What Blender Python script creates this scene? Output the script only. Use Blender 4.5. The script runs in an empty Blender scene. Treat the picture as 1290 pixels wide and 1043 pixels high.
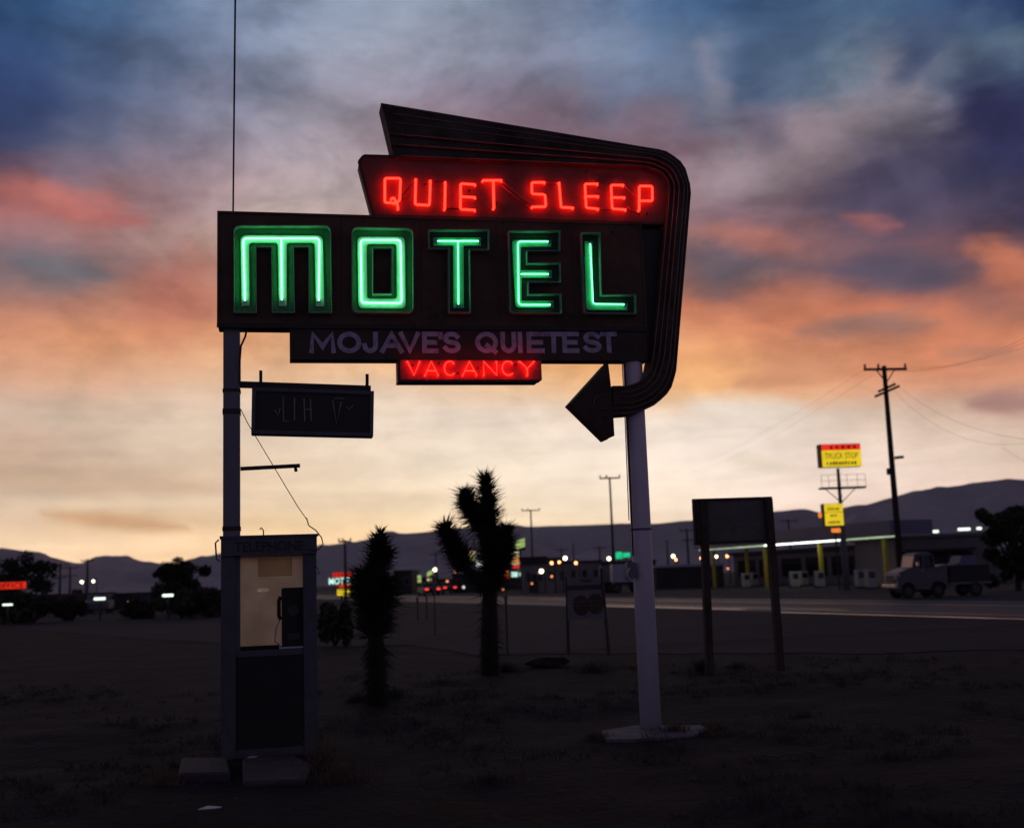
import bpy, math, random
from mathutils import Vector, Matrix, noise as mnoise
random.seed(7)
C = bpy.context.scene.collection
sc = bpy.context.scene
PI = math.pi
R = math.radians

# ------------------------------------------------------------------ camera
FPX, W0, H0 = 1440.0, 1290.0, 1043.0
CAMH, PITCH, ROLL = 1.55, R(8.2), R(2.0)
cp, sp_ = math.cos(PITCH), math.sin(PITCH)
FWD = Vector((0, cp, sp_))
_r0, _u0 = Vector((1, 0, 0)), Vector((0, -sp_, cp))
RIGHT = _r0 * math.cos(ROLL) - _u0 * math.sin(ROLL)
UP = _r0 * math.sin(ROLL) + _u0 * math.cos(ROLL)
EYE = Vector((0, 0, CAMH))

def ray(px, py):
    return (FWD + RIGHT * ((px - W0 / 2) / FPX) + UP * ((H0 / 2 - py) / FPX))
def hz(px, py, Y):                       # point of a sight line at depth Y
    d = ray(px, py); return EYE + d * (Y / d.y)
def ground(px, py, z=0.0):               # point of a sight line at height z
    d = ray(px, py); return EYE + d * ((z - CAMH) / d.z)
def project(p):
    d = p - EYE; w = d.dot(FWD)
    return W0 / 2 + FPX * d.dot(RIGHT) / w, H0 / 2 - FPX * d.dot(UP) / w

cam = bpy.data.cameras.new("camera")
co = bpy.data.objects.new("camera", cam); C.objects.link(co)
m = Matrix((RIGHT, UP, -FWD)).transposed().to_4x4(); m.translation = EYE
co.matrix_world = m
cam.sensor_fit = 'HORIZONTAL'; cam.sensor_width = 36.0
cam.lens = 36.0 * FPX / W0
cam.clip_start = 0.1; cam.clip_end = 30000
cam.dof.use_dof = True; cam.dof.focus_distance = 11.3
cam.dof.aperture_fstop = (cam.lens / 1000.0) / 0.030
sc.camera = co

# ------------------------------------------------------------------ materials
def srgb(r, g, b):
    f = lambda c: c / 12.92 if c <= 0.04045 else ((c + 0.055) / 1.055) ** 2.4
    return (f(r / 255), f(g / 255), f(b / 255), 1)

def pmat(name, col, rough=0.7, metal=0.0, var=0.3, scale=6.0, bump=0.15, bscale=None, spec=0.5, stain=None, stretch=(1, 1, 1)):
    mt = bpy.data.materials.new(name); mt.use_nodes = True
    nt = mt.node_tree; b = nt.nodes['Principled BSDF']
    tc = nt.nodes.new('ShaderNodeTexCoord'); mp = nt.nodes.new('ShaderNodeMapping')
    mp.inputs['Scale'].default_value = stretch
    nt.links.new(tc.outputs['Object'], mp.inputs['Vector'])
    n = nt.nodes.new('ShaderNodeTexNoise'); n.inputs['Scale'].default_value = scale; n.inputs['Detail'].default_value = 6
    n.inputs['Roughness'].default_value = 0.62
    nt.links.new(mp.outputs[0], n.inputs['Vector'])
    rp = nt.nodes.new('ShaderNodeValToRGB')
    lo = [c * (1 - var) for c in col]; hi = [min(1, c * (1 + var)) for c in col]
    rp.color_ramp.elements[0].position = 0.3; rp.color_ramp.elements[0].color = (*lo, 1)
    rp.color_ramp.elements[1].position = 0.7; rp.color_ramp.elements[1].color = (*hi, 1)
    nt.links.new(n.outputs['Fac'], rp.inputs['Fac'])
    out = rp.outputs['Color']
    if stain:
        n2 = nt.nodes.new('ShaderNodeTexNoise'); n2.inputs['Scale'].default_value = scale * 0.45; n2.inputs['Detail'].default_value = 9
        n2.inputs['Roughness'].default_value = 0.7
        mp2 = nt.nodes.new('ShaderNodeMapping'); mp2.inputs['Location'].default_value = (3.1, 1.7, 9.2)
        mp2.inputs['Scale'].default_value = stretch
        nt.links.new(tc.outputs['Object'], mp2.inputs['Vector']); nt.links.new(mp2.outputs[0], n2.inputs['Vector'])
        r2 = nt.nodes.new('ShaderNodeValToRGB')
        r2.color_ramp.elements[0].position = 0.56; r2.color_ramp.elements[0].color = (0, 0, 0, 1)
        r2.color_ramp.elements[1].position = 0.68; r2.color_ramp.elements[1].color = (1, 1, 1, 1)
        nt.links.new(n2.outputs['Fac'], r2.inputs['Fac'])
        mx = nt.nodes.new('ShaderNodeMix'); mx.data_type = 'RGBA'
        nt.links.new(r2.outputs['Color'], mx.inputs['Factor']); nt.links.new(out, mx.inputs['A'])
        mx.inputs['B'].default_value = (*stain, 1); out = mx.outputs['Result']
    nt.links.new(out, b.inputs['Base Color'])
    b.inputs['Roughness'].default_value = rough; b.inputs['Metallic'].default_value = metal
    b.inputs['Specular IOR Level'].default_value = spec
    if bump:
        bp = nt.nodes.new('ShaderNodeBump'); bp.inputs['Strength'].default_value = bump; bp.inputs['Distance'].default_value = 0.02
        nb = nt.nodes.new('ShaderNodeTexNoise'); nb.inputs['Scale'].default_value = bscale or scale * 4; nb.inputs['Detail'].default_value = 4
        nt.links.new(mp.outputs[0], nb.inputs['Vector'])
        nt.links.new(nb.outputs['Fac'], bp.inputs['Height']); nt.links.new(bp.outputs['Normal'], b.inputs['Normal'])
    return mt

def emat(name, col, strength=1.0, base=(0.3, 0.3, 0.3), var=0.0, scale=5):
    mt = bpy.data.materials.new(name); mt.use_nodes = True
    nt = mt.node_tree; b = nt.nodes['Principled BSDF']
    b.inputs['Base Color'].default_value = (*base, 1); b.inputs['Roughness'].default_value = 0.4
    b.inputs['Emission Color'].default_value = (*col, 1); b.inputs['Emission Strength'].default_value = strength
    if var:
        tc = nt.nodes.new('ShaderNodeTexCoord'); n = nt.nodes.new('ShaderNodeTexNoise'); n.inputs['Scale'].default_value = scale
        nt.links.new(tc.outputs['Object'], n.inputs['Vector'])
        mr = nt.nodes.new('ShaderNodeMapRange'); mr.inputs['From Min'].default_value = 0.3; mr.inputs['From Max'].default_value = 0.7
        mr.inputs['To Min'].default_value = strength * (1 - var); mr.inputs['To Max'].default_value = strength * (1 + var)
        nt.links.new(n.outputs['Fac'], mr.inputs['Value']); nt.links.new(mr.outputs[0], b.inputs['Emission Strength'])
    return mt

M = {}
M['panel'] = pmat('brown_panel_paint', (0.085, 0.054, 0.036), 0.7, var=0.45, scale=2.2, bump=0.12, stain=(0.035, 0.022, 0.014), spec=.3)
M['name_panel'] = pmat('maroon_panel_paint', (0.15, 0.045, 0.035), 0.7, var=0.3, scale=3, bump=0.08, stain=(0.05, 0.025, 0.022))
M['slogan_panel'] = pmat('black_panel_paint', (0.045, 0.031, 0.024), 0.7, var=0.3, scale=4, bump=0.05)
M['vac_panel'] = pmat('red_box_paint', (0.30, 0.06, 0.05), 0.6, var=0.3, scale=6, bump=0.05)
M['band'] = pmat('dark_band_paint', (0.062, 0.045, 0.036), 0.75, var=0.45, scale=2.4, bump=0.12, stain=(0.026, 0.018, 0.013), spec=.2)
M['rust'] = pmat('rusty_steel', (0.05, 0.035, 0.03), 0.75, var=0.4, scale=9)
M['ridge'] = pmat('ridge_paint', (0.17, 0.11, 0.10), 0.45, var=0.4, scale=8, bump=0.05)
M['tray_green'] = pmat('green_tray_enamel', (0.02, 0.22, 0.07), 0.5, var=0.2, scale=12, bump=0.04)
M['tray_dark'] = pmat('dark_tray_enamel', (0.012, 0.028, 0.02), 0.6, var=0.3, scale=12, bump=0.04)
M['rim'] = pmat('pale_rim_enamel', (0.30, 0.50, 0.36), 0.5, var=0.2, scale=9, bump=0.0)
M['rim_thin'] = pmat('worn_rim_enamel', (0.22, 0.42, 0.32), 0.5, var=0.3, scale=9, bump=0.0)
M['plate'] = pmat('mint_letter_enamel', (0.52, 0.86, 0.66), 0.45, var=0.08, scale=9, bump=0.02)
M['plate_deep'] = pmat('green_letter_enamel', (0.08, 0.55, 0.28), 0.45, var=0.15, scale=9, bump=0.02)
M['lettering'] = pmat('faded_lilac_lettering', (0.42, 0.38, 0.55), 0.7, var=0.3, scale=10, bump=0.0, stain=(0.16, 0.13, 0.2))
M['neon_green'] = emat('lit_green_neon', (0.15, 1.0, 0.38), 3.9, (0.5, 0.7, 0.6))
M['neon_mint'] = emat('lit_mint_neon', (0.18, 1.0, 0.38), 4.6, (0.5, 0.7, 0.6))
M['neon_red'] = emat('lit_red_neon', (1.0, 0.0095, 0.0040), 12.0, (0.6, 0.2, 0.2))
M['neon_red_small'] = emat('lit_small_red_neon', (1.0, 0.0058, 0.0026), 14.0, (0.6, 0.2, 0.2))
M['tube_dark'] = pmat('blacked_out_tube', (0.10, 0.03, 0.03), 0.4, var=0.3, scale=20, bump=0)
M['tube_red'] = pmat('red_coated_tube', (0.45, 0.07, 0.05), 0.35, var=0.3, scale=20, bump=0)
M['black'] = pmat('black_metal', (0.012, 0.012, 0.013), 0.55, var=0.3, scale=8, bump=0.05)
M['dead_neon'] = pmat('unlit_glass_tube', (0.25, 0.22, 0.20), 0.3, var=0.3, scale=9, bump=0)
M['post_white'] = pmat('white_post_paint', (0.60, 0.575, 0.69), 0.55, var=0.12, scale=2.5, bump=0.06, stain=(0.34, 0.29, 0.33), stretch=(1, 1, .35))
M['post_blue'] = pmat('slate_post_paint', (0.17, 0.17, 0.215), 0.6, var=0.25, scale=4, bump=0.1, stain=(0.10, 0.085, 0.09), stretch=(1, 1, .35))
M['booth'] = pmat('aluminium_booth_frame', (0.068, 0.073, 0.10), 0.55, metal=0.0, var=0.25, scale=6, bump=0.05, stain=(0.1, 0.09, 0.1))
M['booth_dark'] = pmat('black_booth_panel', (0.012, 0.012, 0.014), 0.65, var=0.3, scale=5)
M['letter_dark'] = pmat('dark_sign_letters', (0.022, 0.022, 0.026), 0.6, var=0.2, bump=0)
M['paper'] = pmat('notice_paper', (0.62, 0.58, 0.5), 0.9, var=0.15, scale=20, bump=0)
M['wood'] = pmat('weathered_post_wood', (0.055, 0.042, 0.038), 0.85, var=0.35, scale=7, bump=0.3, stretch=(1, 1, .2))
M['board_back'] = pmat('grey_board_back', (0.135, 0.12, 0.12), 0.8, var=0.18, scale=4, bump=0.1, stain=(0.09, 0.08, 0.08))
M['pole'] = pmat('creosoted_pole_wood', (0.045, 0.032, 0.026), 0.9, var=0.3, scale=5, bump=0.3, stretch=(1, 1, .15))
M['wire'] = pmat('wire_black', (0.02, 0.018, 0.018), 0.6, bump=0)
M['insul'] = pmat('insulator_brown', (0.05, 0.03, 0.025), 0.3, bump=0)
M['concrete'] = pmat('stained_concrete', (0.055, 0.053, 0.07), 0.9, var=0.35, scale=5, bump=0.4, stain=(0.06, 0.05, 0.055))
M['concrete_light'] = pmat('pale_concrete', (0.15, 0.14, 0.175), 0.9, var=0.3, scale=5, bump=0.35, stain=(0.16, 0.14, 0.14))
M['leaf_dark'] = pmat('joshua_leaf', (0.022, 0.028, 0.020), 0.7, var=0.5, scale=4, bump=0)
M['thatch'] = pmat('dead_leaf_thatch', (0.035, 0.030, 0.024), 0.9, var=0.5, scale=5, bump=0)
M['bark'] = pmat('joshua_bark', (0.026, 0.021, 0.018), 0.95, var=0.4, scale=10, bump=0.6)
M['leaf'] = pmat('tree_leaf', (0.028, 0.036, 0.022), 0.8, var=0.5, scale=1.5, bump=0)
M['drygrass'] = pmat('dry_grass_blade', (0.13, 0.095, 0.06), 0.9, var=0.4, scale=20, bump=0)
M['brush'] = pmat('desert_brush', (0.05, 0.045, 0.032), 0.9, var=0.4, scale=8, bump=0)
M['bldg_dark'] = pmat('dark_stucco', (0.05, 0.045, 0.048), 0.9, var=0.25, scale=.6, bump=0.1)
M['bldg_mauve'] = pmat('dusty_stucco', (0.17, 0.15, 0.165), 0.9, var=0.2, scale=.5, bump=0.1)
M['bldg_grey'] = pmat('grey_metal_siding', (0.16, 0.16, 0.18), 0.7, var=0.25, scale=.5, bump=0.1)
M['roof_dark'] = pmat('dark_roofing', (0.04, 0.038, 0.042), 0.9, var=0.3, scale=1, bump=0.2)
M['white_metal'] = pmat('white_trailer_skin', (0.42, 0.42, 0.5), 0.5, var=0.15, scale=1, bump=0.03)
M['fascia'] = pmat('slate_fascia_paint', (0.14, 0.15, 0.24), 0.5, var=0.15, scale=.6, bump=0.03)
M['yellow'] = pmat('yellow_column_paint', (0.46, 0.36, 0.03), 0.5, var=0.15, scale=2, bump=0.02)
M['soffit'] = pmat('white_soffit', (0.7, 0.72, 0.68), 0.6, var=0.1, scale=1, bump=0)
M['glass_dark'] = pmat('dark_window_glass', (0.02, 0.02, 0.024), 0.08, var=0.1, bump=0)
M['pump_white'] = pmat('white_pump_enamel', (0.36, 0.36, 0.35), 0.4, var=0.12, scale=3, bump=0)
M['truck_paint'] = pmat('pale_truck_paint', (0.10, 0.092, 0.118), 0.4, var=0.2, scale=2.5, bump=0.02, stain=(0.22, 0.17, 0.16))
M['chrome'] = pmat('worn_chrome', (0.55, 0.53, 0.52), 0.22, metal=1.0, var=0.1, bump=0)
M['tyre'] = pmat('tyre_rubber', (0.014, 0.014, 0.015), 0.85, bump=0.1)
M['hub'] = pmat('painted_hub', (0.06, 0.057, 0.06), 0.5, metal=0.2, bump=0)
M['trailer_dark'] = pmat('dark_trailer_paint', (0.016, 0.018, 0.022), 0.6, var=0.3, bump=0.05)
M['lens'] = pmat('headlamp_lens', (0.5, 0.48, 0.45), 0.1, var=0.1, bump=0)
M['car_dark'] = pmat('dark_car_paint', (0.035, 0.035, 0.045), 0.25, var=0.15, bump=0)
M['car_pale'] = pmat('pale_car_paint', (0.16, 0.16, 0.18), 0.3, var=0.15, bump=0)
M['lamp_white'] = emat('lit_white_lamp', (1.0, 0.78, 0.56), 5.5)
M['lamp_orange'] = emat('lit_orange_lamp', (1.0, 0.40, 0.15), 5.0)
M['lamp_dim'] = emat('dim_orange_lamp', (1.0, 0.33, 0.10), 1.5)
M['tube_white'] = emat('lit_fluorescent', (0.86, 1.0, 0.86), 1.6)
M['tube_canopy'] = emat('lit_canopy_tube', (0.92, 1.0, 0.84), 3.6, var=0.25, scale=0.35)
M['tube_dim'] = emat('fading_fluorescent', (0.78, 1.0, 0.62), 0.55, var=0.3, scale=0.4)
M['sign_yellow'] = emat('lit_yellow_face', (1.0, 0.72, 0.02), 0.75, (0.6, 0.5, 0.05), var=0.12, scale=2.2)
M['sign_red'] = emat('lit_red_face', (1.0, 0.030, 0.008), 0.75, (0.5, 0.05, 0.04), var=0.2, scale=1.5)
M['sign_orange'] = emat('lit_orange_face', (1.0, 0.26, 0.03), 0.95, (0.5, 0.2, 0.05), var=0.2, scale=3)
M['sign_cream'] = emat('lit_cream_face', (1.0, 0.82, 0.42), 0.55, (0.5, 0.45, 0.3), var=0.25, scale=2)
M['sign_mint'] = emat('lit_mint_letters', (0.62, 1.0, 0.86), 0.95, (0.5, 0.6, 0.55))
M['sign_white'] = emat('lit_white_letters', (1.0, 0.95, 0.9), 0.85, (0.5, 0.5, 0.5))
M['sign_lime'] = emat('lit_lime_face', (0.62, 0.85, 0.25), 0.5, (0.4, 0.5, 0.2), var=0.2, scale=2)
M['sign_green'] = emat('lit_green_face', (0.02, 0.75, 0.32), 0.7, (0.05, 0.4, 0.2), var=0.2, scale=2)
M['tail_red'] = emat('lit_tail_lamp', (1.0, 0.035, 0.03), 1.8)
M['amber_text'] = pmat('olive_sign_text', (0.18, 0.12, 0.01), 0.6, bump=0)
M['red_text'] = pmat('dark_red_sign_text', (0.15, 0.01, 0.01), 0.6, bump=0)
M['card_board'] = pmat('grey_card_board', (0.17, 0.17, 0.185), 0.7, var=0.15, scale=6, bump=0.03)
M['card_band'] = pmat('dark_card_band', (0.045, 0.045, 0.055), 0.7, bump=0)
M['card_logo_a'] = pmat('dark_red_disc', (0.045, 0.022, 0.022), 0.7, bump=0)
M['card_logo_b'] = pmat('dark_ochre_disc', (0.060, 0.045, 0.022), 0.7, bump=0)
M['card_stripe'] = pmat('pale_disc_stripe', (0.105, 0.10, 0.10), 0.7, bump=0)
M['stone'] = pmat('desert_pebble', (0.075, 0.066, 0.064), 0.9, var=0.4, scale=14, bump=0.2)
M['litter'] = pmat('white_litter_paper', (0.75, 0.72, 0.70), 0.8, bump=0)

def glass_mat():
    mt = bpy.data.materials.new('dusty_booth_glass'); mt.use_nodes = True
    nt = mt.node_tree; nt.nodes.remove(nt.nodes['Principled BSDF']); out = nt.nodes['Material Output']
    tr = nt.nodes.new('ShaderNodeBsdfTransparent'); tr.inputs[0].default_value = (0.8, 0.74, 0.64, 1)
    tl = nt.nodes.new('ShaderNodeBsdfTranslucent')
    gl = nt.nodes.new('ShaderNodeBsdfGlossy'); gl.inputs['Roughness'].default_value = 0.15; gl.inputs['Color'].default_value = (.6, .6, .6, 1)
    tc = nt.nodes.new('ShaderNodeTexCoord'); n = nt.nodes.new('ShaderNodeTexNoise'); n.inputs['Scale'].default_value = 4; n.inputs['Detail'].default_value = 8
    nt.links.new(tc.outputs['Object'], n.inputs['Vector'])
    rp = nt.nodes.new('ShaderNodeValToRGB')
    rp.color_ramp.elements[0].position = 0.3; rp.color_ramp.elements[0].color = (0.70, 0.61, 0.50, 1)
    rp.color_ramp.elements[1].position = 0.7; rp.color_ramp.elements[1].color = (0.88, 0.79, 0.66, 1)
    nt.links.new(n.outputs['Fac'], rp.inputs['Fac']); nt.links.new(rp.outputs['Color'], tl.inputs['Color'])
    m1 = nt.nodes.new('ShaderNodeMixShader'); m1.inputs[0].default_value = 0.82
    nt.links.new(tr.outputs[0], m1.inputs[1]); nt.links.new(tl.outputs[0], m1.inputs[2])
    m2 = nt.nodes.new('ShaderNodeMixShader'); m2.inputs[0].default_value = 0.05
    nt.links.new(m1.outputs[0], m2.inputs[1]); nt.links.new(gl.outputs[0], m2.inputs[2])
    nt.links.new(m2.outputs[0], out.inputs['Surface'])
    return mt
M['booth_glass'] = glass_mat()
def paper_mat():
    mt = bpy.data.materials.new('thin_notice_paper'); mt.use_nodes = True
    nt = mt.node_tree; b = nt.nodes['Principled BSDF']; b.inputs['Base Color'].default_value = (.8, .76, .66, 1)
    tl = nt.nodes.new('ShaderNodeBsdfTranslucent'); tl.inputs['Color'].default_value = (1, .96, .84, 1)
    mx = nt.nodes.new('ShaderNodeMixShader'); mx.inputs[0].default_value = .75
    nt.links.new(b.outputs[0], mx.inputs[1]); nt.links.new(tl.outputs[0], mx.inputs[2]); nt.links.new(mx.outputs[0], nt.nodes['Material Output'].inputs['Surface'])
    return mt
M['thin_paper'] = paper_mat()

# ------------------------------------------------------------------ mesh builder
def area2(p):
    return sum(p[i][0] * p[(i + 1) % len(p)][1] - p[(i + 1) % len(p)][0] * p[i][1] for i in range(len(p)))

def fillet(poly, rad, n=5):
    """round chosen corners: rad = {index: radius}"""
    out = []; N = len(poly)
    for i, p in enumerate(poly):
        r = rad.get(i, 0) if isinstance(rad, dict) else rad
        if not r: out.append(tuple(p)); continue
        a = Vector(poly[i - 1]); b = Vector(p); c = Vector(poly[(i + 1) % N])
        da = (a - b); dc = (c - b); la, lc = da.length, dc.length
        da.normalize(); dc.normalize()
        ang = da.angle(dc); t = min(r / math.tan(ang / 2), la * .48, lc * .48)
        p0 = b + da * t; p1 = b + dc * t
        for k in range(n + 1):
            s = k / n
            out.append(tuple((p0 * (1 - s) ** 2 + b * 2 * s * (1 - s) + p1 * s * s)))
    return out

def inset(poly, d):
    """move every edge of a 2-D polygon inwards by d"""
    s = 1 if area2(poly) > 0 else -1
    N = len(poly); out = []
    for i in range(N):
        a = Vector(poly[i - 1]); b = Vector(poly[i]); c = Vector(poly[(i + 1) % N])
        e1 = (b - a); e2 = (c - b)
        if e1.length < 1e-7 or e2.length < 1e-7: out.append(tuple(b)); continue
        e1.normalize(); e2.normalize()
        n1 = Vector((-e1.y, e1.x)) * s; n2 = Vector((-e2.y, e2.x)) * s
        k = n1 + n2; L = k.length_squared
        k = k * (2.0 / L) if L > 0.2 else n1
        out.append(tuple(b + k * d))
    return out

class MB:
    def __init__(self): self.v = []; self.f = []
    def add(self, vs, fs):
        o = len(self.v); self.v += [tuple(x) for x in vs]; self.f += [tuple(i + o for i in f) for f in fs]; return self
    def box(self, x0, x1, y0, y1, z0, z1):
        if x0 > x1: x0, x1 = x1, x0
        if y0 > y1: y0, y1 = y1, y0
        if z0 > z1: z0, z1 = z1, z0
        vs = [(x, y, z) for z in (z0, z1) for y in (y0, y1) for x in (x0, x1)]
        return self.add(vs, [(0, 2, 3, 1), (4, 5, 7, 6), (0, 1, 5, 4), (2, 6, 7, 3), (0, 4, 6, 2), (1, 3, 7, 5)])
    def bbox(self, x0, x1, y0, y1, z0, z1, b=0.01):
        """box with chamfered vertical-plane outline (rounded corners in the XZ plane)"""
        b = min(b, abs(x1 - x0) * .3, abs(z1 - z0) * .3)
        p = [(x0, z0), (x1, z0), (x1, z1), (x0, z1)]
        return self.prism(fillet(p, b, 3), -y1, -y0)
    def prism(self, poly, d0, d1):
        """2-D outline in (u,z), extruded along depth: y = -d"""
        if area2(poly) < 0: poly = poly[::-1]
        n = len(poly); lo, hi = min(d0, d1), max(d0, d1)
        vs = [(p[0], -hi, p[1]) for p in poly] + [(p[0], -lo, p[1]) for p in poly]
        fs = [tuple(range(n)), tuple(range(2 * n - 1, n - 1, -1))]
        fs += [(i, n + i, n + (i + 1) % n, (i + 1) % n) for i in range(n)]
        return self.add(vs, fs)
    def prism_x(self, poly, x0, x1):
        """outline in (y,z), extruded along x"""
        if area2(poly) < 0: poly = poly[::-1]
        n = len(poly)
        vs = [(x0, p[0], p[1]) for p in poly] + [(x1, p[0], p[1]) for p in poly]
        fs = [tuple(range(n - 1, -1, -1)), tuple(range(n, 2 * n))]
        fs += [(i, (i + 1) % n, n + (i + 1) % n, n + i) for i in range(n)]
        return self.add(vs, fs)
    def rim(self, poly, t, d0, d1):
        """upright wall of thickness t following an outline"""
        if area2(poly) < 0: poly = poly[::-1]
        q = inset(poly, t); n = len(poly)
        vs = [(p[0], -d0, p[1]) for p in poly] + [(p[0], -d1, p[1]) for p in poly] + \
             [(p[0], -d0, p[1]) for p in q] + [(p[0], -d1, p[1]) for p in q]
        fs = []
        for i in range(n):
            j = (i + 1) % n
            fs += [(i, j, n + j, n + i), (n + i, n + j, 3 * n + j, 3 * n + i), (2 * n + j, 2 * n + i, 3 * n + i, 3 * n + j), (j, i, 2 * n + i, 2 * n + j)]
        return self.add(vs, fs)
    def tube(self, pts, r, n=8, closed=False, cap=True):
        pts = [Vector(p) for p in pts]; N = len(pts)
        rs = r if isinstance(r, (list, tuple)) else [r] * N
        vs = []; up = None
        for i, p in enumerate(pts):
            if closed: t = pts[(i + 1) % N] - pts[i - 1]
            else: t = pts[min(i + 1, N - 1)] - pts[max(i - 1, 0)]
            t = t.normalized() if t.length > 1e-9 else Vector((0, 0, 1))
            if up is None:
                up = Vector((0, 0, 1)) if abs(t.z) < .9 else Vector((0, 1, 0))
            x = up.cross(t)
            if x.length < 1e-6: x = Vector((1, 0, 0)).cross(t)
            x.normalize(); y = t.cross(x); up = y
            for k in range(n):
                a = 2 * PI * k / n
                vs.append(p + (x * math.cos(a) + y * math.sin(a)) * rs[i])
        fs = []
        for i in range(N if closed else N - 1):
            j = (i + 1) % N
            fs += [(i * n + k, i * n + (k + 1) % n, j * n + (k + 1) % n, j * n + k) for k in range(n)]
        if cap and not closed:
            fs += [tuple(range(n - 1, -1, -1)), tuple((N - 1) * n + k for k in range(n))]
        return self.add(vs, fs)
    def bar(self, a, b, w, h=None):
        """rectangular bar between two points"""
        a, b = Vector(a), Vector(b); h = h or w
        t = (b - a).normalized(); ref = Vector((0, 0, 1)) if abs(t.z) < .9 else Vector((0, 1, 0))
        x = ref.cross(t).normalized(); y = t.cross(x)
        vs = [p + x * sx * w / 2 + y * sy * h / 2 for p in (a, b) for sx, sy in ((-1, -1), (1, -1), (1, 1), (-1, 1))]
        return self.add(vs, [(3, 2, 1, 0), (4, 5, 6, 7), (0, 1, 5, 4), (1, 2, 6, 5), (2, 3, 7, 6), (3, 0, 4, 7)])
    def sphere(self, c, r, n=10, m_=6, sz=1.0):
        vs = [(c[0], c[1], c[2] - r * sz)]
        for j in range(1, m_):
            th = -PI / 2 + PI * j / m_
            vs += [(c[0] + r * math.cos(th) * math.cos(2 * PI * k / n), c[1] + r * math.cos(th) * math.sin(2 * PI * k / n), c[2] + r * sz * math.sin(th)) for k in range(n)]
        vs.append((c[0], c[1], c[2] + r * sz))
        fs = [(0, 1 + (k + 1) % n, 1 + k) for k in range(n)]
        for j in range(m_ - 2):
            b = 1 + j * n
            fs += [(b + k, b + (k + 1) % n, b + n + (k + 1) % n, b + n + k) for k in range(n)]
        t = len(vs) - 1; b = 1 + (m_ - 2) * n
        fs += [(b + k, b + (k + 1) % n, t) for k in range(n)]
        return self.add(vs, fs)
    def wheel(self, c, r, w, n=18, axis='y'):
        """rounded disc about an axle"""
        prof = [(-w / 2, r * .55), (-w / 2, r * .93), (-w * .35, r), (w * .35, r), (w / 2, r * .93), (w / 2, r * .55)]
        vs = []
        for k in range(n):
            a = 2 * PI * k / n
            for (o, q) in prof:
                if axis == 'y': vs.append((c[0] + q * math.cos(a), c[1] + o, c[2] + q * math.sin(a)))
                else: vs.append((c[0] + o, c[1] + q * math.cos(a), c[2] + q * math.sin(a)))
        P = len(prof); fs = []
        for k in range(n):
            j = (k + 1) % n
            fs += [(k * P + i, k * P + i + 1, j * P + i + 1, j * P + i) for i in range(P - 1)]
        fs += [tuple(k * P for k in range(n)), tuple(k * P + P - 1 for k in range(n - 1, -1, -1))]
        return self.add(vs, fs)
    def build(self, name, mat, parent=None, smooth=False):
        me = bpy.data.meshes.new(name); me.from_pydata(self.v, [], self.f)
        me.validate()
        me.materials.append(M[mat] if isinstance(mat, str) else mat)
        if smooth:
            me.polygons.foreach_set('use_smooth', [True] * len(me.polygons))
        o = bpy.data.objects.new(name, me); C.objects.link(o)
        if parent: o.parent = parent
        return o

def tag(o, label=None, cat=None, group=None, kind=None):
    if label: o['label'] = label
    if cat: o['category'] = cat
    if group: o['group'] = group
    if kind: o['kind'] = kind
    return o
def thing(name, label, cat, loc=(0, 0, 0), rz=0.0, group=None):
    o = bpy.data.objects.new(name, None); C.objects.link(o)
    o.location = loc; o.rotation_euler = (0, 0, rz); o.empty_display_size = 0.2
    return tag(o, label, cat, group)
def copy_tree(o, parent=None):
    c = o.copy(); C.objects.link(c); c.parent = parent
    for ch in [x for x in C.objects if x.parent == o]: copy_tree(ch, c)
    return c
def text(name, s, w, h, mat, parent, loc, depth=0.003, bold=0.0, rz=0.0):
    """flat lettering fitted to w x h, facing local -y, centred at loc"""
    cu = bpy.data.curves.new('t', 'FONT'); cu.body = s; cu.size = 1; cu.align_x = 'CENTER'; cu.align_y = 'CENTER'
    cu.extrude = depth; cu.offset = bold; cu.resolution_u = 3
    t = bpy.data.objects.new('t', cu); C.objects.link(t)
    bpy.context.view_layer.update()
    me = bpy.data.meshes.new_from_object(t.evaluated_get(bpy.context.evaluated_depsgraph_get()))
    bpy.data.objects.remove(t); bpy.data.curves.remove(cu)
    xs = [v.co.x for v in me.vertices]; ys = [v.co.y for v in me.vertices]
    sx = w / (max(xs) - min(xs)); sy = h / (max(ys) - min(ys)); cx = (max(xs) + min(xs)) / 2; cy = (max(ys) + min(ys)) / 2
    for v in me.vertices: v.co = Vector(((v.co.x - cx) * sx, -v.co.z, (v.co.y - cy) * sy))
    me.name = name; me.materials.clear(); me.materials.append(M[mat])
    o = bpy.data.objects.new(name, me); C.objects.link(o)
    o.parent = parent; o.location = loc; o.rotation_euler = (0, 0, rz)
    return o

# ------------------------------------------------------------------ motel sign
LB = ground(291, 956); RB = ground(825, 922)
SA = math.atan2(RB.y - LB.y, RB.x - LB.x)
EX = Vector((math.cos(SA), math.sin(SA), 0)); EN = Vector((math.sin(SA), -math.cos(SA), 0))
sign = thing('motel_sign', 'tall roadside motel sign with green and red neon and a big curved arrow', 'motel sign', LB, SA)
def S(px, py, d=0.0):
    r = ray(px, py); o = EYE - LB
    t = (d - o.dot(EN)) / r.dot(EN)
    p = o + r * t
    return (p.dot(EX), p.z)
def SP(pts, d=0.0): return [S(x, y, d) for x, y in pts]
def L3(px, py, d=0.0):
    u, z = S(px, py, d); return (u, -d, z)
UR = (RB - LB).dot(EX)

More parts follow.
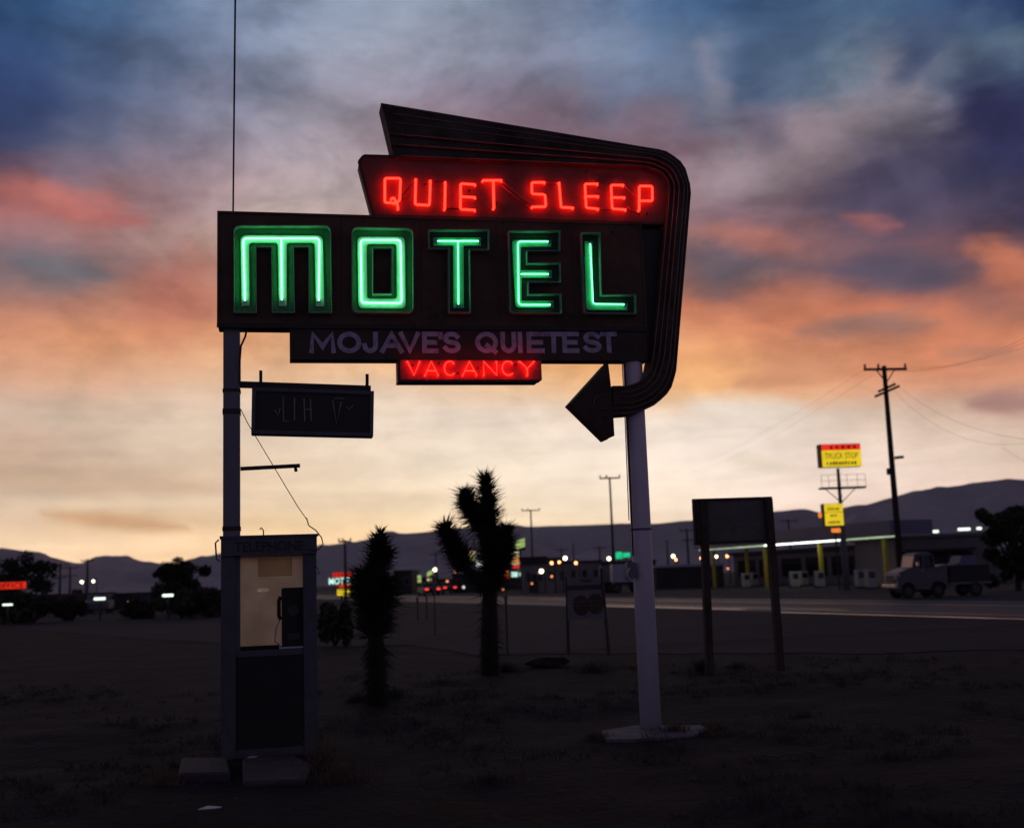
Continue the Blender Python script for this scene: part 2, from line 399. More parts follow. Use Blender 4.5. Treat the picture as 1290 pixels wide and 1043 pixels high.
# posts
zt = S(290, 300)[1]
zr = S(800, 300, -.12)[1]
b = MB(); b.box(-.078, .078, .06, .216, -.25, zt)
post = b.build('post', 'post_blue', sign); post['label'] = 'slate grey square steel post'
for yy, hh in ((520, .05), (492, .03), (668, .04)):
    z = S(290, yy)[1]; b = MB(); b.box(-.084, .084, .054, .222, z, z + hh); b.build('clamp', 'rust', post)
b = MB(); c = (UR, .12)
b.tube([(UR, .12, -.1), (UR, .12, S(825, 670)[1]), (UR, .12, zr)], [.106, .104, .098], 24)
post2 = b.build('post', 'post_white', sign, True); post2['label'] = 'round pale painted steel post'
z = S(812, 666)[1]; b = MB(); b.tube([(UR, .12, z - .012), (UR, .12, z + .012)], .1085, 24); b.build('seam_band', 'post_blue', post2, True)
# conduit on the right post
z0, z1_ = S(800, 700)[1], S(794, 540)[1]
b = MB(); b.tube([(UR - .125, .03, z0), (UR - .118, .02, z1_), (UR - .12, .02, zr - .5)], .009, 6); b.build('conduit', 'black', sign)
b = MB(); b.tube([(UR - .145, .05, S(806, 655)[1]), (UR - .135, .05, z1_), (UR - .135, .05, zr - .4)], .005, 6); b.build('conduit', 'wire', sign)
zb = S(799, 728)[1]
b = MB(); b.bbox(UR - .20, UR - .108, .0, .09, zb, zb + .16, .02); jb = b.build('junction_box', 'post_blue', sign)
b = MB(); b.tube([(UR - .18, .0, zb + .1), (UR - .21, -.02, zb + .05), (UR - .2, 0, zb + .01), (UR - .15, .01, zb - .03), (UR - .12, .02, zb + .02)], .008, 6); b.build('cable_loop', 'post_white', jb)
# footings
b = MB(); poly = [ground(x, y) - LB for x, y in ((757, 924), (800, 917), (885, 916), (893, 924), (872, 929), (800, 935), (765, 935))]
ft = [(p.dot(EX), -p.dot(EN)) for p in poly]
if area2(ft) < 0: ft = ft[::-1]
n = len(ft)
rng = random.Random(3)
b.add([(x, y, -.1) for x, y in ft] + [(x + .01 * rng.uniform(-1, 1), y, .02 + .02 * rng.random()) for x, y in ft], [tuple(range(n, 2 * n))] + [(i, (i + 1) % n, n + (i + 1) % n, n + i) for i in range(n)])
b.build('footing', 'concrete_light', sign)

# MOTEL cabinet: outline in the sign plane
CD = -.24                                  # back of the cabinet
tl, bl = S(275, 271), S(275, 414); tr_, br_ = S(815, 279), S(815, 415)
uL, uR_ = tl[0], br_[0]; zT, zB = (tl[1] + tr_[1]) / 2, (bl[1] + br_[1]) / 2
b = MB(); b.prism([(uL, zB), (uR_, zB), (uR_, zT), (uL, zT)], CD, 0)
cab = b.build('motel_cabinet', 'panel', sign)
b = MB(); b.box(uL - .012, uR_, -.012, .0, zB - .006, zB + .035); b.build('bottom_trim', 'black', cab)
b = MB(); b.rim([(uL - .01, zB + .036), (uR_, zB + .036), (uR_, zT + .008), (uL - .01, zT + .008)], .022, -.01, .012); b.build('edge_trim', 'panel', cab)

for px in (430, 531, 627, 722):
    u, _z = S(px, 350); b = MB(); b.box(u - .004, u + .004, -.003, .0, zB + .06, zT - .02); b.build('panel_seam', 'black', cab)
# channel letters
def letter(outline, plate, tubes, hole=None, rad=None, prad=.03, kind='deep', depth=.085, phole=None, name='M'):
    po = SP(outline, depth)
    if rad: po = fillet(po, rad)
    bright = kind == 'bright'
    b = MB(); b.rim(po, .007, .001, depth)
    if hole:
        ph = SP(hole, depth); b.rim(inset(ph, -.007), .007, .001, depth)
    ch = b.build('channel_letter', 'rim' if bright else 'rim_thin', sign)
    ch['label'] = 'letter ' + name + ' of the large green neon word'
    b = MB(); pi_ = inset(po, .0075)
    if hole:
        o1, o2 = pi_, inset(ph, -.0075)
        fill_ring(b, o1, o2, .012)
    else: b.prism(pi_, .001, .012)
    b.build('letter_tray', 'tray_green' if bright else 'tray_dark', ch)
    b = MB()
    pp = SP(plate, .03)
    if phole:
        pp = fillet(pp, prad); q = fillet(SP(phole, .03), prad * .7)
        fill_ring(b, pp, q, .03, .013)
    else: b.prism(fillet(pp, prad) if prad else pp, .013, .03)
    b.build('letter_plate', 'plate' if bright else 'plate_deep', ch)
    b = MB()
    for i, t in enumerate(tubes):
        closed = t[0] == t[-1] and len(t) > 2
        q = SP(t[:-1] if closed else t, .055)
        if len(q) > 2:
            rr = {k: .035 for k in range(len(q)) if closed or 0 < k < len(q) - 1}
            q = fillet(q, rr, 4)
        pts = [(u, -.055 - .0015 * i, z) for u, z in q]
        if not closed:
            pts = [(pts[0][0], -.026, pts[0][2])] + pts + [(pts[-1][0], -.026, pts[-1][2])]
        b.tube(pts, .0085 if bright else .0075, 8, closed)
    b.build('neon_tube', 'neon_mint' if bright else 'neon_green', ch, True)
    for t in tubes:
        if t[0] == t[-1]: continue
        for e in (t[0], t[-1]):
            u, z = S(*e, .04); b = MB(); b.tube([(u, -.03, z), (u, -.052, z)], .013, 8); b.build('electrode', 'black', ch)
    return ch
def fill_ring(b, outer, inner, d1, d0=.001):
    """slab between an outline and a hole: split into two C-shaped halves through the middle"""
    zc = sum(p[1] for p in inner) / len(inner)
    def halves(poly, top):
        P = poly if area2(poly) > 0 else poly[::-1]
        res = []; N = len(P)
        for i in range(N):
            a, c2 = P[i], P[(i + 1) % N]
            if (a[1] >= zc) == top: res.append(a)
            if (a[1] >= zc) != (c2[1] >= zc):
                s = (zc - a[1]) / (c2[1] - a[1]); res.append((a[0] + s * (c2[0] - a[0]), zc, 'x'))
        # rotate so that it starts after the crossing pair
        k = next(i for i in range(len(res)) if len(res[i]) == 3 and len(res[(i + 1) % len(res)]) == 3)
        res = res[k + 1:] + res[:k + 1]
        return [p[:2] for p in res]
    for top in (True, False):
        o = halves(outer, top); i = halves(inner, top)
        b.prism(o + i[::-1], d0, d1)

letter([(294, 284), (417, 284), (418.5, 394), (389, 394), (388.5, 312), (370.5, 312), (371.5, 394), (342.5, 394), (341.5, 312), (323, 312), (323.5, 394), (294.5, 394)],
       [(303, 296.5), (406.5, 297), (408.5, 386), (398, 386), (396.5, 306), (361, 306), (361, 385.5), (351.5, 385.5), (350, 306), (313.5, 306), (314.3, 385.5), (304.5, 385.5)],
       [[(308.5, 379), (306.5, 300.5), (402.5, 300.5), (401.5, 379)], [(355, 378), (354.5, 301.5)]],
       rad={0: .07, 1: .07}, prad={0: .06, 1: .06, 4: .035, 5: .035, 8: .035, 9: .035}, kind='bright', name='M')
letter([(443, 286), (521, 287.5), (521.5, 394.5), (443.5, 394)],
       [(450.5, 298.5), (510, 299), (511, 388.5), (451.5, 388)],
       [[(454.5, 302.5), (504.5, 302.5), (506, 382), (455.5, 381.5), (454.5, 302.5)]],
       hole=[(470.5, 313.5), (493, 313.5), (493, 369.5), (470.5, 369.5)], phole=[(462, 307.5), (499.5, 307.5), (500, 376.5), (462.5, 376.5)],
       rad=.07, prad=.05, kind='bright', name='O')
letter([(540, 289), (616.5, 289), (616.5, 315), (592.5, 315), (593.5, 394), (565.5, 394), (565, 313.5), (540.5, 313.5)],
       [(546, 299.5), (606, 299.5), (606, 309.5), (584, 309.5), (584.5, 388), (571.5, 388), (571, 309.5), (546, 309.5)],
       [[(551, 303.8), (603, 303.8)], [(577, 304), (577.5, 383.5)]], prad=0, name='T')
letter([(641, 290.5), (706, 290.5), (706, 316.5), (665, 316.5), (665, 331), (706.5, 331), (707, 356), (666.5, 356), (666.5, 370), (707.5, 370), (708, 395), (643, 394.5)],
       [(645, 302.5), (694.5, 302.5), (694.5, 311), (656, 311), (656, 340.5), (695, 340.5), (695, 350), (657, 350), (657, 379), (697.5, 379), (697.5, 387.5), (649.5, 387.5)],
       [[(690.5, 304.3), (652.5, 304.3), (653.5, 384), (693.5, 384)], [(656, 345.4), (691, 345.4)]],
       rad={11: .05}, prad={0: .04, 11: .04}, name='E')
letter([(732.5, 293), (756.5, 293), (758.5, 371), (801.5, 371), (802, 395.5), (736.5, 395)],
       [(736.5, 304), (746, 304), (748, 382), (790.5, 382), (790.5, 390.5), (738.5, 390.5)],
       [[(743.5, 307), (747, 383), (786.5, 383.5)]], rad={5: .05}, prad={5: .04}, name='L')

# QUIET SLEEP panel (behind the arrow band)
nz = SP([(452, 204), (458, 196.5), (850, 207), (848, 280), (470, 272.5)], -.005)
nz[3] = (nz[3][0], zT + .009); nz[4] = (nz[4][0], zT + .009)
b = MB(); b.prism(fillet(nz, {0: .03, 1: .05}), -.235, -.005)
npan = b.build('name_panel', 'name_panel', sign)
b = MB(); e = fillet(nz, {0: .03, 1: .05}); b.rim(inset(e, -.012), .026, -.012, .006); b.build('edge_trim', 'band', npan)
QT = [('Q', [[(496.5, 256), (484.8, 255.5), (484.8, 225), (504.6, 225), (503.5, 252), (500, 256), (501.5, 263)], [(493, 251), (496, 249), (499, 255)]]),
      ('U', [[(523.8, 225.8), (523, 258), (541, 259), (542.2, 227.5)]]),
      ('I', [[(561, 229.5), (560.2, 263.5)]]),
      ('E', [[(598.8, 233), (580.3, 231.5), (580, 264), (598.5, 265)], [(581, 248), (598.8, 249.2)]]),
      ('T', [[(608.5, 227.7), (632, 227.7)], [(621.5, 228.5), (622, 262.8)]]),
      ('S', [[(686.2, 230.2), (669.9, 230.2), (670, 244.5), (686.6, 245.5), (687.6, 260.7), (670.6, 261)]]),
      ('L', [[(704.2, 230.2), (706.8, 261.5), (722.2, 262.2)]]),
      ('E', [[(753, 232), (736.9, 232), (738.5, 262), (753.8, 263.6)], [(738, 247.9), (753.8, 247.9)]]),
      ('E', [[(785.5, 233.6), (769.8, 233.4), (771.2, 263.3), (788.5, 264.5)], [(771, 249.3), (787, 249.3)]]),
      ('P', [[(805.2, 265), (805.4, 234.6), (821.6, 234.9), (821.8, 253.3), (806, 253.3)]])]
for ch, lines in QT:
    b = MB()
    for i, t in enumerate(lines):
        q = SP(t, .034)
        if len(q) > 2: q = fillet(q, {k: .022 for k in range(1, len(q) - 1)}, 4)
        pts = [(u, -.034 - .001 * i, zz) for u, zz in q]
        pts = [(pts[0][0], -.0, pts[0][2])] + pts + [(pts[-1][0], -.0, pts[-1][2])]
        b.tube(pts, .012, 8)
    o = b.build('neon_letter', 'neon_red', npan, True); o['label'] = 'red neon letter ' + ch
for a_, c_, mt in (((505.3, 247), (520.8, 231.7), 'tube_dark'), ((544, 229.5), (560, 229.5), 'tube_dark'), ((564, 262.8), (579, 263.4), 'tube_dark'),
                   ((632.5, 228.5), (670, 260), 'tube_red'), ((632.5, 234), (666, 262.5), 'tube_red'), ((687, 230.2), (703, 230.4), 'tube_red'),
                   ((754.5, 263.6), (770, 264.6), 'tube_red'), ((787, 234.6), (804, 251), 'tube_red'), ((790, 260.5), (806, 270.5), 'tube_red')):
    b = MB(); b.tube([L3(*a_, .03), L3(*c_, .03)], .008, 8); b.build('blacked_out_tube', mt, npan, True)
for px, py in ((506, 250), (563, 263), (591, 240), (625, 256), (700, 198), (634, 280), (553, 197), (815, 269), (794, 281), (772, 292), (813, 214), (536, 232), (740, 215)):
    u, zz = S(px, py, .02); b = MB(); b.tube([(u, -.001, zz), (u, -.03, zz)], .010, 8)
    b.build('electrode_housing', 'black', npan)

# the big arrow band
outer = [(480, 130), (838, 189.5), (862, 205), (871, 238), (852, 468), (845, 492), (826, 510), (800, 521), (772, 523)]
inner = [(772, 486), (790, 486), (806, 481), (819, 467), (823, 444), (841, 262), (843, 232), (834, 217), (812, 210), (496, 198)]
AD = .055
oo = SP(outer, AD); ii = SP(inner, AD)
oo = fillet(oo, {1: .10, 2: .25, 3: .18, 4: .18, 5: .22, 6: .22, 7: .15}, 5)
ii = fillet(ii, {1: .08, 2: .12, 3: .12, 4: .12, 5: .1, 6: .12, 7: .12, 8: .12}, 5)
def skin(b, A, B, d0, d1, N=70):
    """strip between two paths, resampled"""
    def rs(p, N):
        P = [Vector(q) for q in p]; L = [0]
        for i in range(1, len(P)): L.append(L[-1] + (P[i] - P[i - 1]).length)
        out = []
        for k in range(N + 1):
            s = L[-1] * k / N; i = max(j for j in range(len(L)) if L[j] <= s + 1e-9); i = min(i, len(P) - 2)
            f = (s - L[i]) / max(1e-9, L[i + 1] - L[i]); out.append(P[i].lerp(P[i + 1], f))
        return out
    a, c = rs(A, N), rs(B, N)
    vs = []
    for p, q in zip(a, c): vs += [(p.x, -d1, p.y), (q.x, -d1, q.y), (q.x, -d0, q.y), (p.x, -d0, p.y)]
    fs = []
    for k in range(N):
        for j in range(4): fs.append((k * 4 + j, k * 4 + (j + 1) % 4, k * 4 + 4 + (j + 1) % 4, k * 4 + 4 + j))
    fs += [(3, 2, 1, 0), tuple(N * 4 + j for j in range(4))]
    b.add(vs, fs); return a, c
iir = ii[::-1]
b = MB(); pa, pc = skin(b, oo, iir, -.20, AD)
band = b.build('arrow_band', 'band', sign)
b = MB(); skin(b, [p.lerp(q, .16) for p, q in zip(pa, pc)], [p.lerp(q, .80) for p, q in zip(pa, pc)], AD - .002, AD + .022); b.build('raised_face', 'band', band)
b = MB(); skin(b, [p.lerp(q, .34) for p, q in zip(pa, pc)], [p.lerp(q, .62) for p, q in zip(pa, pc)], AD + .02, AD + .042); b.build('raised_face', 'band', band)
for f, d in ((.03, AD), (.19, AD + .022), (.37, AD + .042), (.59, AD + .042), (.77, AD + .022), (.97, AD)):
    b = MB(); b.tube([(p.lerp(q, f).x, -d - .002, p.lerp(q, f).y) for p, q in list(zip(pa, pc))[1:-1]], .006, 6)
    b.build('ridge', 'ridge', band, True)
# arrowhead
hd = SP([(766, 456), (769.5, 486), (772.5, 523), (774, 549), (770.5, 546), (765.5, 553.5), (719, 508)], AD)
b = MB(); b.prism(hd, -.20, AD + .004); ah = b.build('arrowhead', 'band', sign)
b = MB(); q = SP([(764, 497), (750, 500), (748, 509), (752, 516), (766, 514)], AD + .01)
b.tube([(u, -AD - .008, zz) for u, zz in q], .005, 6); b.build('ridge', 'ridge', ah)
b = MB(); b.tube([L3(761, 455, 0), L3(760.5, 462, 0)], .008, 6); b.build('hanger_rod', 'black', ah)
# dark backing strip between cabinet and band
uS = S(826, 300)[0]; b = MB(); b.prism([(uR_ + .002, zB - .28), (uS + .06, zB - .28), (uS + .12, zT - .04), (uR_ + .002, zT - .04)], -.22, -.06); b.build('backing_panel', 'black', sign)

# slogan panel
s0, s1 = S(365, 418, -.01), S(818, 453, -.01)
b = MB(); b.prism([(s0[0], S(365, 453, -.01)[1]), (uR_, S(365, 453, -.01)[1]), (uR_, zB - .007), (s0[0], zB - .007)], -.20, -.01)
span = b.build('slogan_panel', 'slogan_panel', sign)
def arc(cx, cy, rx, ry, a0, a1, n=10):
    return [(cx + rx * math.cos(R(a0 + (a1 - a0) * k / n)), cy + ry * math.sin(R(a0 + (a1 - a0) * k / n))) for k in range(n + 1)]
# stroke letters in a unit box (x right, y up)
G = {'M': [[(0, 0), (.06, 1), (.5, .25), (.94, 1), (1, 0)]], 'O': [arc(.5, .5, .5, .5, 90, 450, 20)],
     'J': [[(1, 1), (1, .32)] + arc(.5, .32, .5, .32, 0, -180, 8)], 'A': [[(0, 0), (.5, 1), (1, 0)], [(.2, .32), (.8, .32)]],
     'V': [[(0, 1), (.5, 0), (1, 1)]], 'E': [[(1, 1), (0, 1), (0, 0), (1, 0)], [(0, .5), (.88, .5)]],
     "'": [[(.6, 1), (.3, .78)]],
     'S': [arc(.5, .75, .46, .25, 25, 180, 8) + arc(.5, .75, .46, .25, 190, 270, 5)[1:] + arc(.5, .25, .5, .25, 80, -90, 8) + arc(.5, .25, .5, .25, -100, -160, 4)],
     'Q': [arc(.5, .5, .5, .5, 90, 450, 20), [(.55, .3), (.95, -.05)]], 'U': [[(0, 1), (0, .35)] + arc(.5, .35, .5, .35, 180, 360, 10) + [(1, .35), (1, 1)]],
     'I': [[(.5, 0), (.5, 1)]], 'T': [[(0, 1), (1, 1)], [(.5, 1), (.5, 0)]],
     'N': [[(0, 0), (0, 1), (1, 0), (1, 1)]], 'C': [arc(.5, .5, .5, .5, 48, 312, 14)], 'Y': [[(0, 1), (.5, .48), (1, 1)], [(.5, .48), (.5, 0)]]}
def ribbon(b, pts, w, d, th=.003):
    P = [Vector(p) for p in pts]; P = [P[0]] + [q for p, q in zip(P, P[1:]) if (p - q).length > 1e-4]; N = len(P)
    closed = (P[0] - P[-1]).length < 1e-5
    if closed: P = P[:-1]; N -= 1
    if not closed and N > 1:
        P[0] = P[0] + (P[0] - P[1]).normalized() * w / 2; P[-1] = P[-1] + (P[-1] - P[-2]).normalized() * w / 2
    l, r = [], []
    for i in range(N):
        a = P[i - 1] if (i > 0 or closed) else None; c2 = P[(i + 1) % N] if (i < N - 1 or closed) else None
        e1 = (P[i] - a).normalized() if a is not None else None; e2 = (c2 - P[i]).normalized() if c2 is not None else None
        e1 = e1 or e2; e2 = e2 or e1
        n1 = Vector((-e1.y, e1.x)); n2 = Vector((-e2.y, e2.x)); k = n1 + n2
        k = k * (2 / max(k.length_squared, 1.1)); l.append(P[i] + k * w / 2); r.append(P[i] - k * w / 2)
    vs = [(p.x, -d - th, p.y) for p in l] + [(p.x, -d - th, p.y) for p in r] + [(p.x, -d, p.y) for p in l] + [(p.x, -d, p.y) for p in r]
    fs = []
    for i in range(N if closed else N - 1):
        j = (i + 1) % N
        fs += [(i, N + i, N + j, j), (i, j, 2 * N + j, 2 * N + i), (N + j, N + i, 3 * N + i, 3 * N + j)]
    b.add(vs, fs)
SL = [('M', 389.5, 423), ('O', 425, 455), ('J', 456.5, 476), ('A', 479, 508), ('V', 503, 529), ('E', 532, 552), ("'", 552, 558.5), ('S', 558, 580),
      ('Q', 599, 627), ('U', 631, 650), ('I', 652.5, 658), ('E', 664, 685.5), ('T', 687, 708), ('E', 709, 729), ('S', 735, 757), ('T', 757, 777)]
SW = .048
for i, (ch, x0, x1) in enumerate(SL):
    u0, zb0 = S(x0, 445 - (x0 - 389) / 390 * .5, -.005); u1, zt0 = S(x1, 418.0, -.005)
    w, h = u1 - u0 - SW, zt0 - zb0 - SW
    b = MB()
    for k, st in enumerate(G[ch]):
        ribbon(b, [(u0 + SW / 2 + x * w, zb0 + SW / 2 + y * h) for x, y in st], SW * (.8 if ch == "'" else 1), -.009 + .0012 * k + .0003 * (i % 2))
    o = b.build('painted_letter', 'lettering', span)

# vacancy box
v0 = S(501, 455, .01); v1 = S(683, 481, .01); zv = S(365, 453, -.01)[1] - .002
b = MB(); zvb = S(590, 478.5, .01)[1]; b.prism([(v0[0], zvb), (v1[0], zvb), (v1[0], zv), (v0[0], zv)], -.18, .004); vp = b.build('vacancy_box', 'vac_panel', sign)
b = MB(); b.box(v0[0] - .004, v1[0] - .045, -.03, .16, zvb - .026, zvb - .001); b.build('bottom_ledge', 'black', vp)
b = MB(); b.box(v0[0] - .006, v0[0] + .022, -.02, -.005, zvb, zv); b.build('side_trim', 'black', vp)
VC = [('V', 513.6, 529, 455), ('A', 535.6, 551.5, 455), ('C', 560, 574, 455), ('A', 583, 600, 455), ('N', 609.6, 625.5, 455), ('C', 633, 647.5, 455), ('Y', 655.2, 673, 455)]
for ch, x0, x1, yt in VC:
    u0, zb0 = S(x0, 472.8, .04); u1, zt0 = S(x1, yt + .3, .04)
    b = MB()
    for k, st in enumerate(G[ch]):
        pts = [(u0 + x * (u1 - u0), -.04 - .001 * k, zb0 + y * (zt0 - zb0)) for x, y in st]
        b.tube([(pts[0][0], -.003, pts[0][2])] + pts + [(pts[-1][0], -.003, pts[-1][2])], .0065, 8)
    o = b.build('neon_letter', 'neon_red_small', vp, True)
for px, py in ((520, 460), (553, 458), (602, 464), (650, 459), (577, 470)):
    b = MB(); u, zz = S(px, py, .02); b.tube([(u, -.003, zz), (u, -.03, zz)], .009, 8); b.build('electrode_housing', 'black', vp)

# hanging bracket, empty bracket, drop cord
b = MB(); b.bar(L3(302, 484.5, -.1), L3(467, 490, -.1), .05, .06); brk = b.build('bracket_arm', 'black', sign)
for px, y0, y1 in ((328.5, 467, 487), (462.5, 471.5, 490)):
    b = MB(); b.bar(L3(px, y0, -.07), L3(px, y1, -.07), .03, .035); b.build('hanger_plate', 'black', brk)
b = MB(); b.bar(L3(303, 590.5, -.1), L3(378, 586.5, -.1), .04, .035); b.build('bracket_arm', 'black', sign)
b = MB(); b.bar(L3(372, 588, -.1), L3(373, 594, -.1), .03); b.build('bracket_hook', 'black', sign)
b = MB(); b.tube([L3(311, 414, -.1), L3(309, 424, -.1), L3(303.5, 436, -.05), L3(302, 455, -.03), L3(302, 484, -.02)], .010, 6); b.build('drop_cord', 'wire', sign)

# dead sign hanging from the bracket
hb = S(394, 549, -.06)
hang = thing('hanging_sign', 'small black unlit sign box hanging from the bracket arm on the left post', 'sign', LB + EX * hb[0] + EN * -.06 + Vector((0, 0, hb[1])), SA)
def HL(px, py, d=.0):
    u, zz = S(px, py, -.06 + d); return (u - hb[0], zz - hb[1])
q = [HL(317.5, 488), HL(471, 493), HL(470, 550), HL(316.5, 546.5)]
b = MB(); b.prism(q, -.16, .0); hb_o = b.build('cabinet', 'black', hang)
b = MB(); b.rim(q, .035, .001, .022); b.build('frame', 'booth', hang)
b = MB(); b.rim(inset(q, .035), .012, .001, .012); b.build('inner_lip', 'black', hang)
for pts in ([(357, 500), (357, 531)], [(357.5, 531), (364, 531)], [(371, 501), (371, 530)], [(383, 502), (384, 531)], [(391, 503), (392, 531)], [(384, 516), (392, 516)],
            [(421, 502), (434, 502.5)], [(419, 504), (424, 534), (430, 506)], [(346, 516), (350, 524), (353, 514)], [(436, 512), (439, 517), (445, 511)]):
    b = MB(); b.tube([(HL(x, y, .01)[0], -.012, HL(x, y, .01)[1]) for x, y in pts], .007, 6); b.build('dead_tube', 'dead_neon', hang)
for px in (328.5, 462.5):
    b = MB(); t0 = HL(px, 488.5); b.bar((t0[0], .05, t0[1] - .035), (t0[0], .05, t0[1] + .05), .025, .04); b.build('hanger_bolt', 'black', hang)

# cables
def cable(name, label, pts, r, cat='cable', n=6, mat='wire'):
    o = MB().tube(pts, r, n).build(name, mat); return tag(o, label, cat)
cable('overhead_cable', 'thin dark power cable rising straight up from the left top of the sign', [hz(293.6, 272, LB.y + .12), hz(295, 130, 10.0), hz(296.5, -10, 9.4), hz(299, -260, 8.3)], .0085)
W3 = lambda px, py, d: LB + EX * S(px, py, d)[0] + EN * d + Vector((0, 0, S(px, py, d)[1]))
cable('phone_cable', 'thin slack wire running from the left post down to the phone booth roof',
      [W3(303, 515, .0), W3(312, 533, .02), W3(345, 588, .1), W3(375, 638, .2), W3(387, 655, .3)], .004)
cable('cable_coil', 'loose loop of cable hooked over the right end of the booth roof',
      [W3(386, 652, .3), W3(389, 662, .3), W3(398, 668, .32), W3(405, 677, .34), W3(407, 685, .3), W3(402, 692, .3), W3(393, 694, .3), W3(385, 692, .3)], .0055)

# ------------------------------------------------------------------ telephone booth
bc = ground(340, 953); bz = R(13)
booth = thing('phone_booth', 'weathered outdoor telephone booth with black lower panel standing by the left sign post', 'phone booth', (bc.x, bc.y, 0), bz)
ppm = FPX / bc.y * .985
wB = 115 / ppm; hw = wB / 2
zB_ = lambda py: hz(340, py, bc.y).z
hB = zB_(675.5)
fr = MB()
DP = .78
cx_, cxx = .135, .125
for (x0, x1, y0, y1) in ((-hw, -hw + cx_, 0, .09), (hw - cxx, hw, 0, .09), (-hw + .01, -hw + .08, DP - .08, DP), (hw - .08, hw - .01, DP - .08, DP)):
    b = MB(); b.box(x0, x1, y0, y1, .0, hB - .175)
    b.build('corner_post', 'booth', booth)
hd_ = MB(); hd_.bbox(-hw - .0, hw + .005, -.04, DP + .03, hB - .175, hB - .012, .012); head = hd_.build('header', 'booth', booth)
rf = MB(); rf.bbox(-hw - .012, hw + .02, -.055, DP + .045, hB - .0115, hB + .012, .008); rf.build('roof_cap', 'booth', booth)
text('header_lettering', 'TELEPHONE', wB * .72, .095, 'letter_dark', head, (0, -.044, hB - .094), .002, .012)
zmid = zB_(820); zlow = zB_(945)
b = MB(); b.box(-hw + cx_ + .001, hw - cxx - .001, .02, .07, zmid - .045, zmid + .01); b.build('middle_rail', 'booth', booth)
b = MB(); b.box(-hw + cx_ + .001, hw - cxx - .001, .015, .08, 0, zlow + .02); b.build('bottom_rail', 'booth', booth)
b = MB(); b.box(-hw + cx_ + .002, hw - cxx - .002, .035, .05, zlow + .021, zmid - .046); b.build('lower_panel', 'booth_dark', booth)
b = MB(); b.box(-hw + .082, hw - .082, DP - .05, DP - .04, zmid + .02, hB - .18); b.build('rear_glass', 'booth_glass', booth)
b = MB(); b.box(-hw + .082, hw - .082, DP - .06, DP - .03, 0.05, zmid + .018); b.build('rear_panel', 'booth_dark', booth)
for x0, x1 in ((-hw + .03, -hw + .04), (hw - .04, hw - .03)):
    b = MB(); b.box(x0, x1, .092, DP - .082, 0.06, hB - .18); b.build('side_panel', 'booth_dark' if x0 > 0 else 'booth_glass', booth)
# payphone, shelf, notice
xp0, xp1 = (356 - 340) / ppm, (384 - 340) / ppm
b = MB(); b.bbox(xp0, xp1 + .005, .18, .40, zmid + .03, zB_(741), .02); ph = b.build('payphone', 'booth_dark', booth)
b = MB(); b.tube([(xp0 - .012, .2, zmid + .28), (xp0 - .03, .2, zmid + .32), (xp0 - .03, .2, zmid + .46), (xp0 - .012, .2, zmid + .50)], .018, 8); b.build('handset', 'booth_dark', ph)
b = MB(); b.tube([(xp0 - .02, .2, zmid + .29), (xp0 - .06, .2, zmid + .19), (xp0 - .07, .2, zmid + .08), (xp0 - .02, .2, zmid + .035), (xp0 + .02, .19, zmid + .05)], .007, 6); b.build('handset_cord', 'chrome', ph)
b = MB(); b.wheel((( xp0 + xp1) / 2, .172, zmid + .36), .055, .014, 16); b.build('dial', 'hub', ph)
b = MB(); b.box(xp0 + .05, xp1 - .05, .17, .179, zmid + .09, zmid + .15); b.build('coin_return', 'hub', ph)
b = MB(); b.box(xp0 - .03, xp1 - .01, .10, .175, zmid + .012, zmid + .028); b.build('shelf', 'chrome', booth)
b = MB(); b.box(-.10, .24, DP - .058, DP - .0525, hB - .37, hB - .19); b.build('notice', 'thin_paper', booth)
b = MB(); b.tube([(-hw - .02, -.01, hB - .02), (-hw - .05, -.02, hB - .05), (-hw - .04, -.02, hB - .2), (-hw - .012, -.01, hB - .22)], .008, 6); b.build('roof_clip', 'booth', booth)
b = MB(); b.tube([(-.05, .1, hB + .01), (-.05, .1, hB + .06), (-.07, .1, hB + .09), (-.085, .1, hB + .07)], .006, 6); b.build('roof_hook', 'black', booth)
cable('loose_cord', 'thin cord curling off the right side of the phone booth', [hz(396, 712, bc.y), hz(400, 715, bc.y - .02), hz(403, 722, bc.y - .03), hz(397, 722, bc.y)], .004)

# concrete pads
def pad(name, label, pts, h, mat='concrete'):
    P = [ground(x, y) for x, y in pts]; c = sum(P, Vector()) / len(P); n = len(P)
    q = [(p.x - c.x, p.y - c.y) for p in P]
    if area2(q) < 0: q = q[::-1]
    b = MB(); qi = inset(q, .02)
    b.add([(x, y, -.1) for x, y in q] + [(x, y, h - .02) for x, y in q] + [(x, y, h) for x, y in qi],
          [tuple(range(2 * n, 3 * n))] + [(r_ * n + i, r_ * n + (i + 1) % n, (r_ + 1) * n + (i + 1) % n, (r_ + 1) * n + i) for r_ in (0, 1) for i in range(n)])
    o = b.build(name, mat); o.location = (c.x, c.y, 0); tag(o, label, 'concrete slab'); return o
pad('concrete_slab', 'square raised concrete slab left of the booth foot', [(224, 985), (290, 983), (286, 963), (228, 964)], .07)
pad('concrete_slab', 'broken flat concrete slab in front of the phone booth', [(306, 992), (382, 990), (392, 968), (372, 958), (305, 962)], .05)

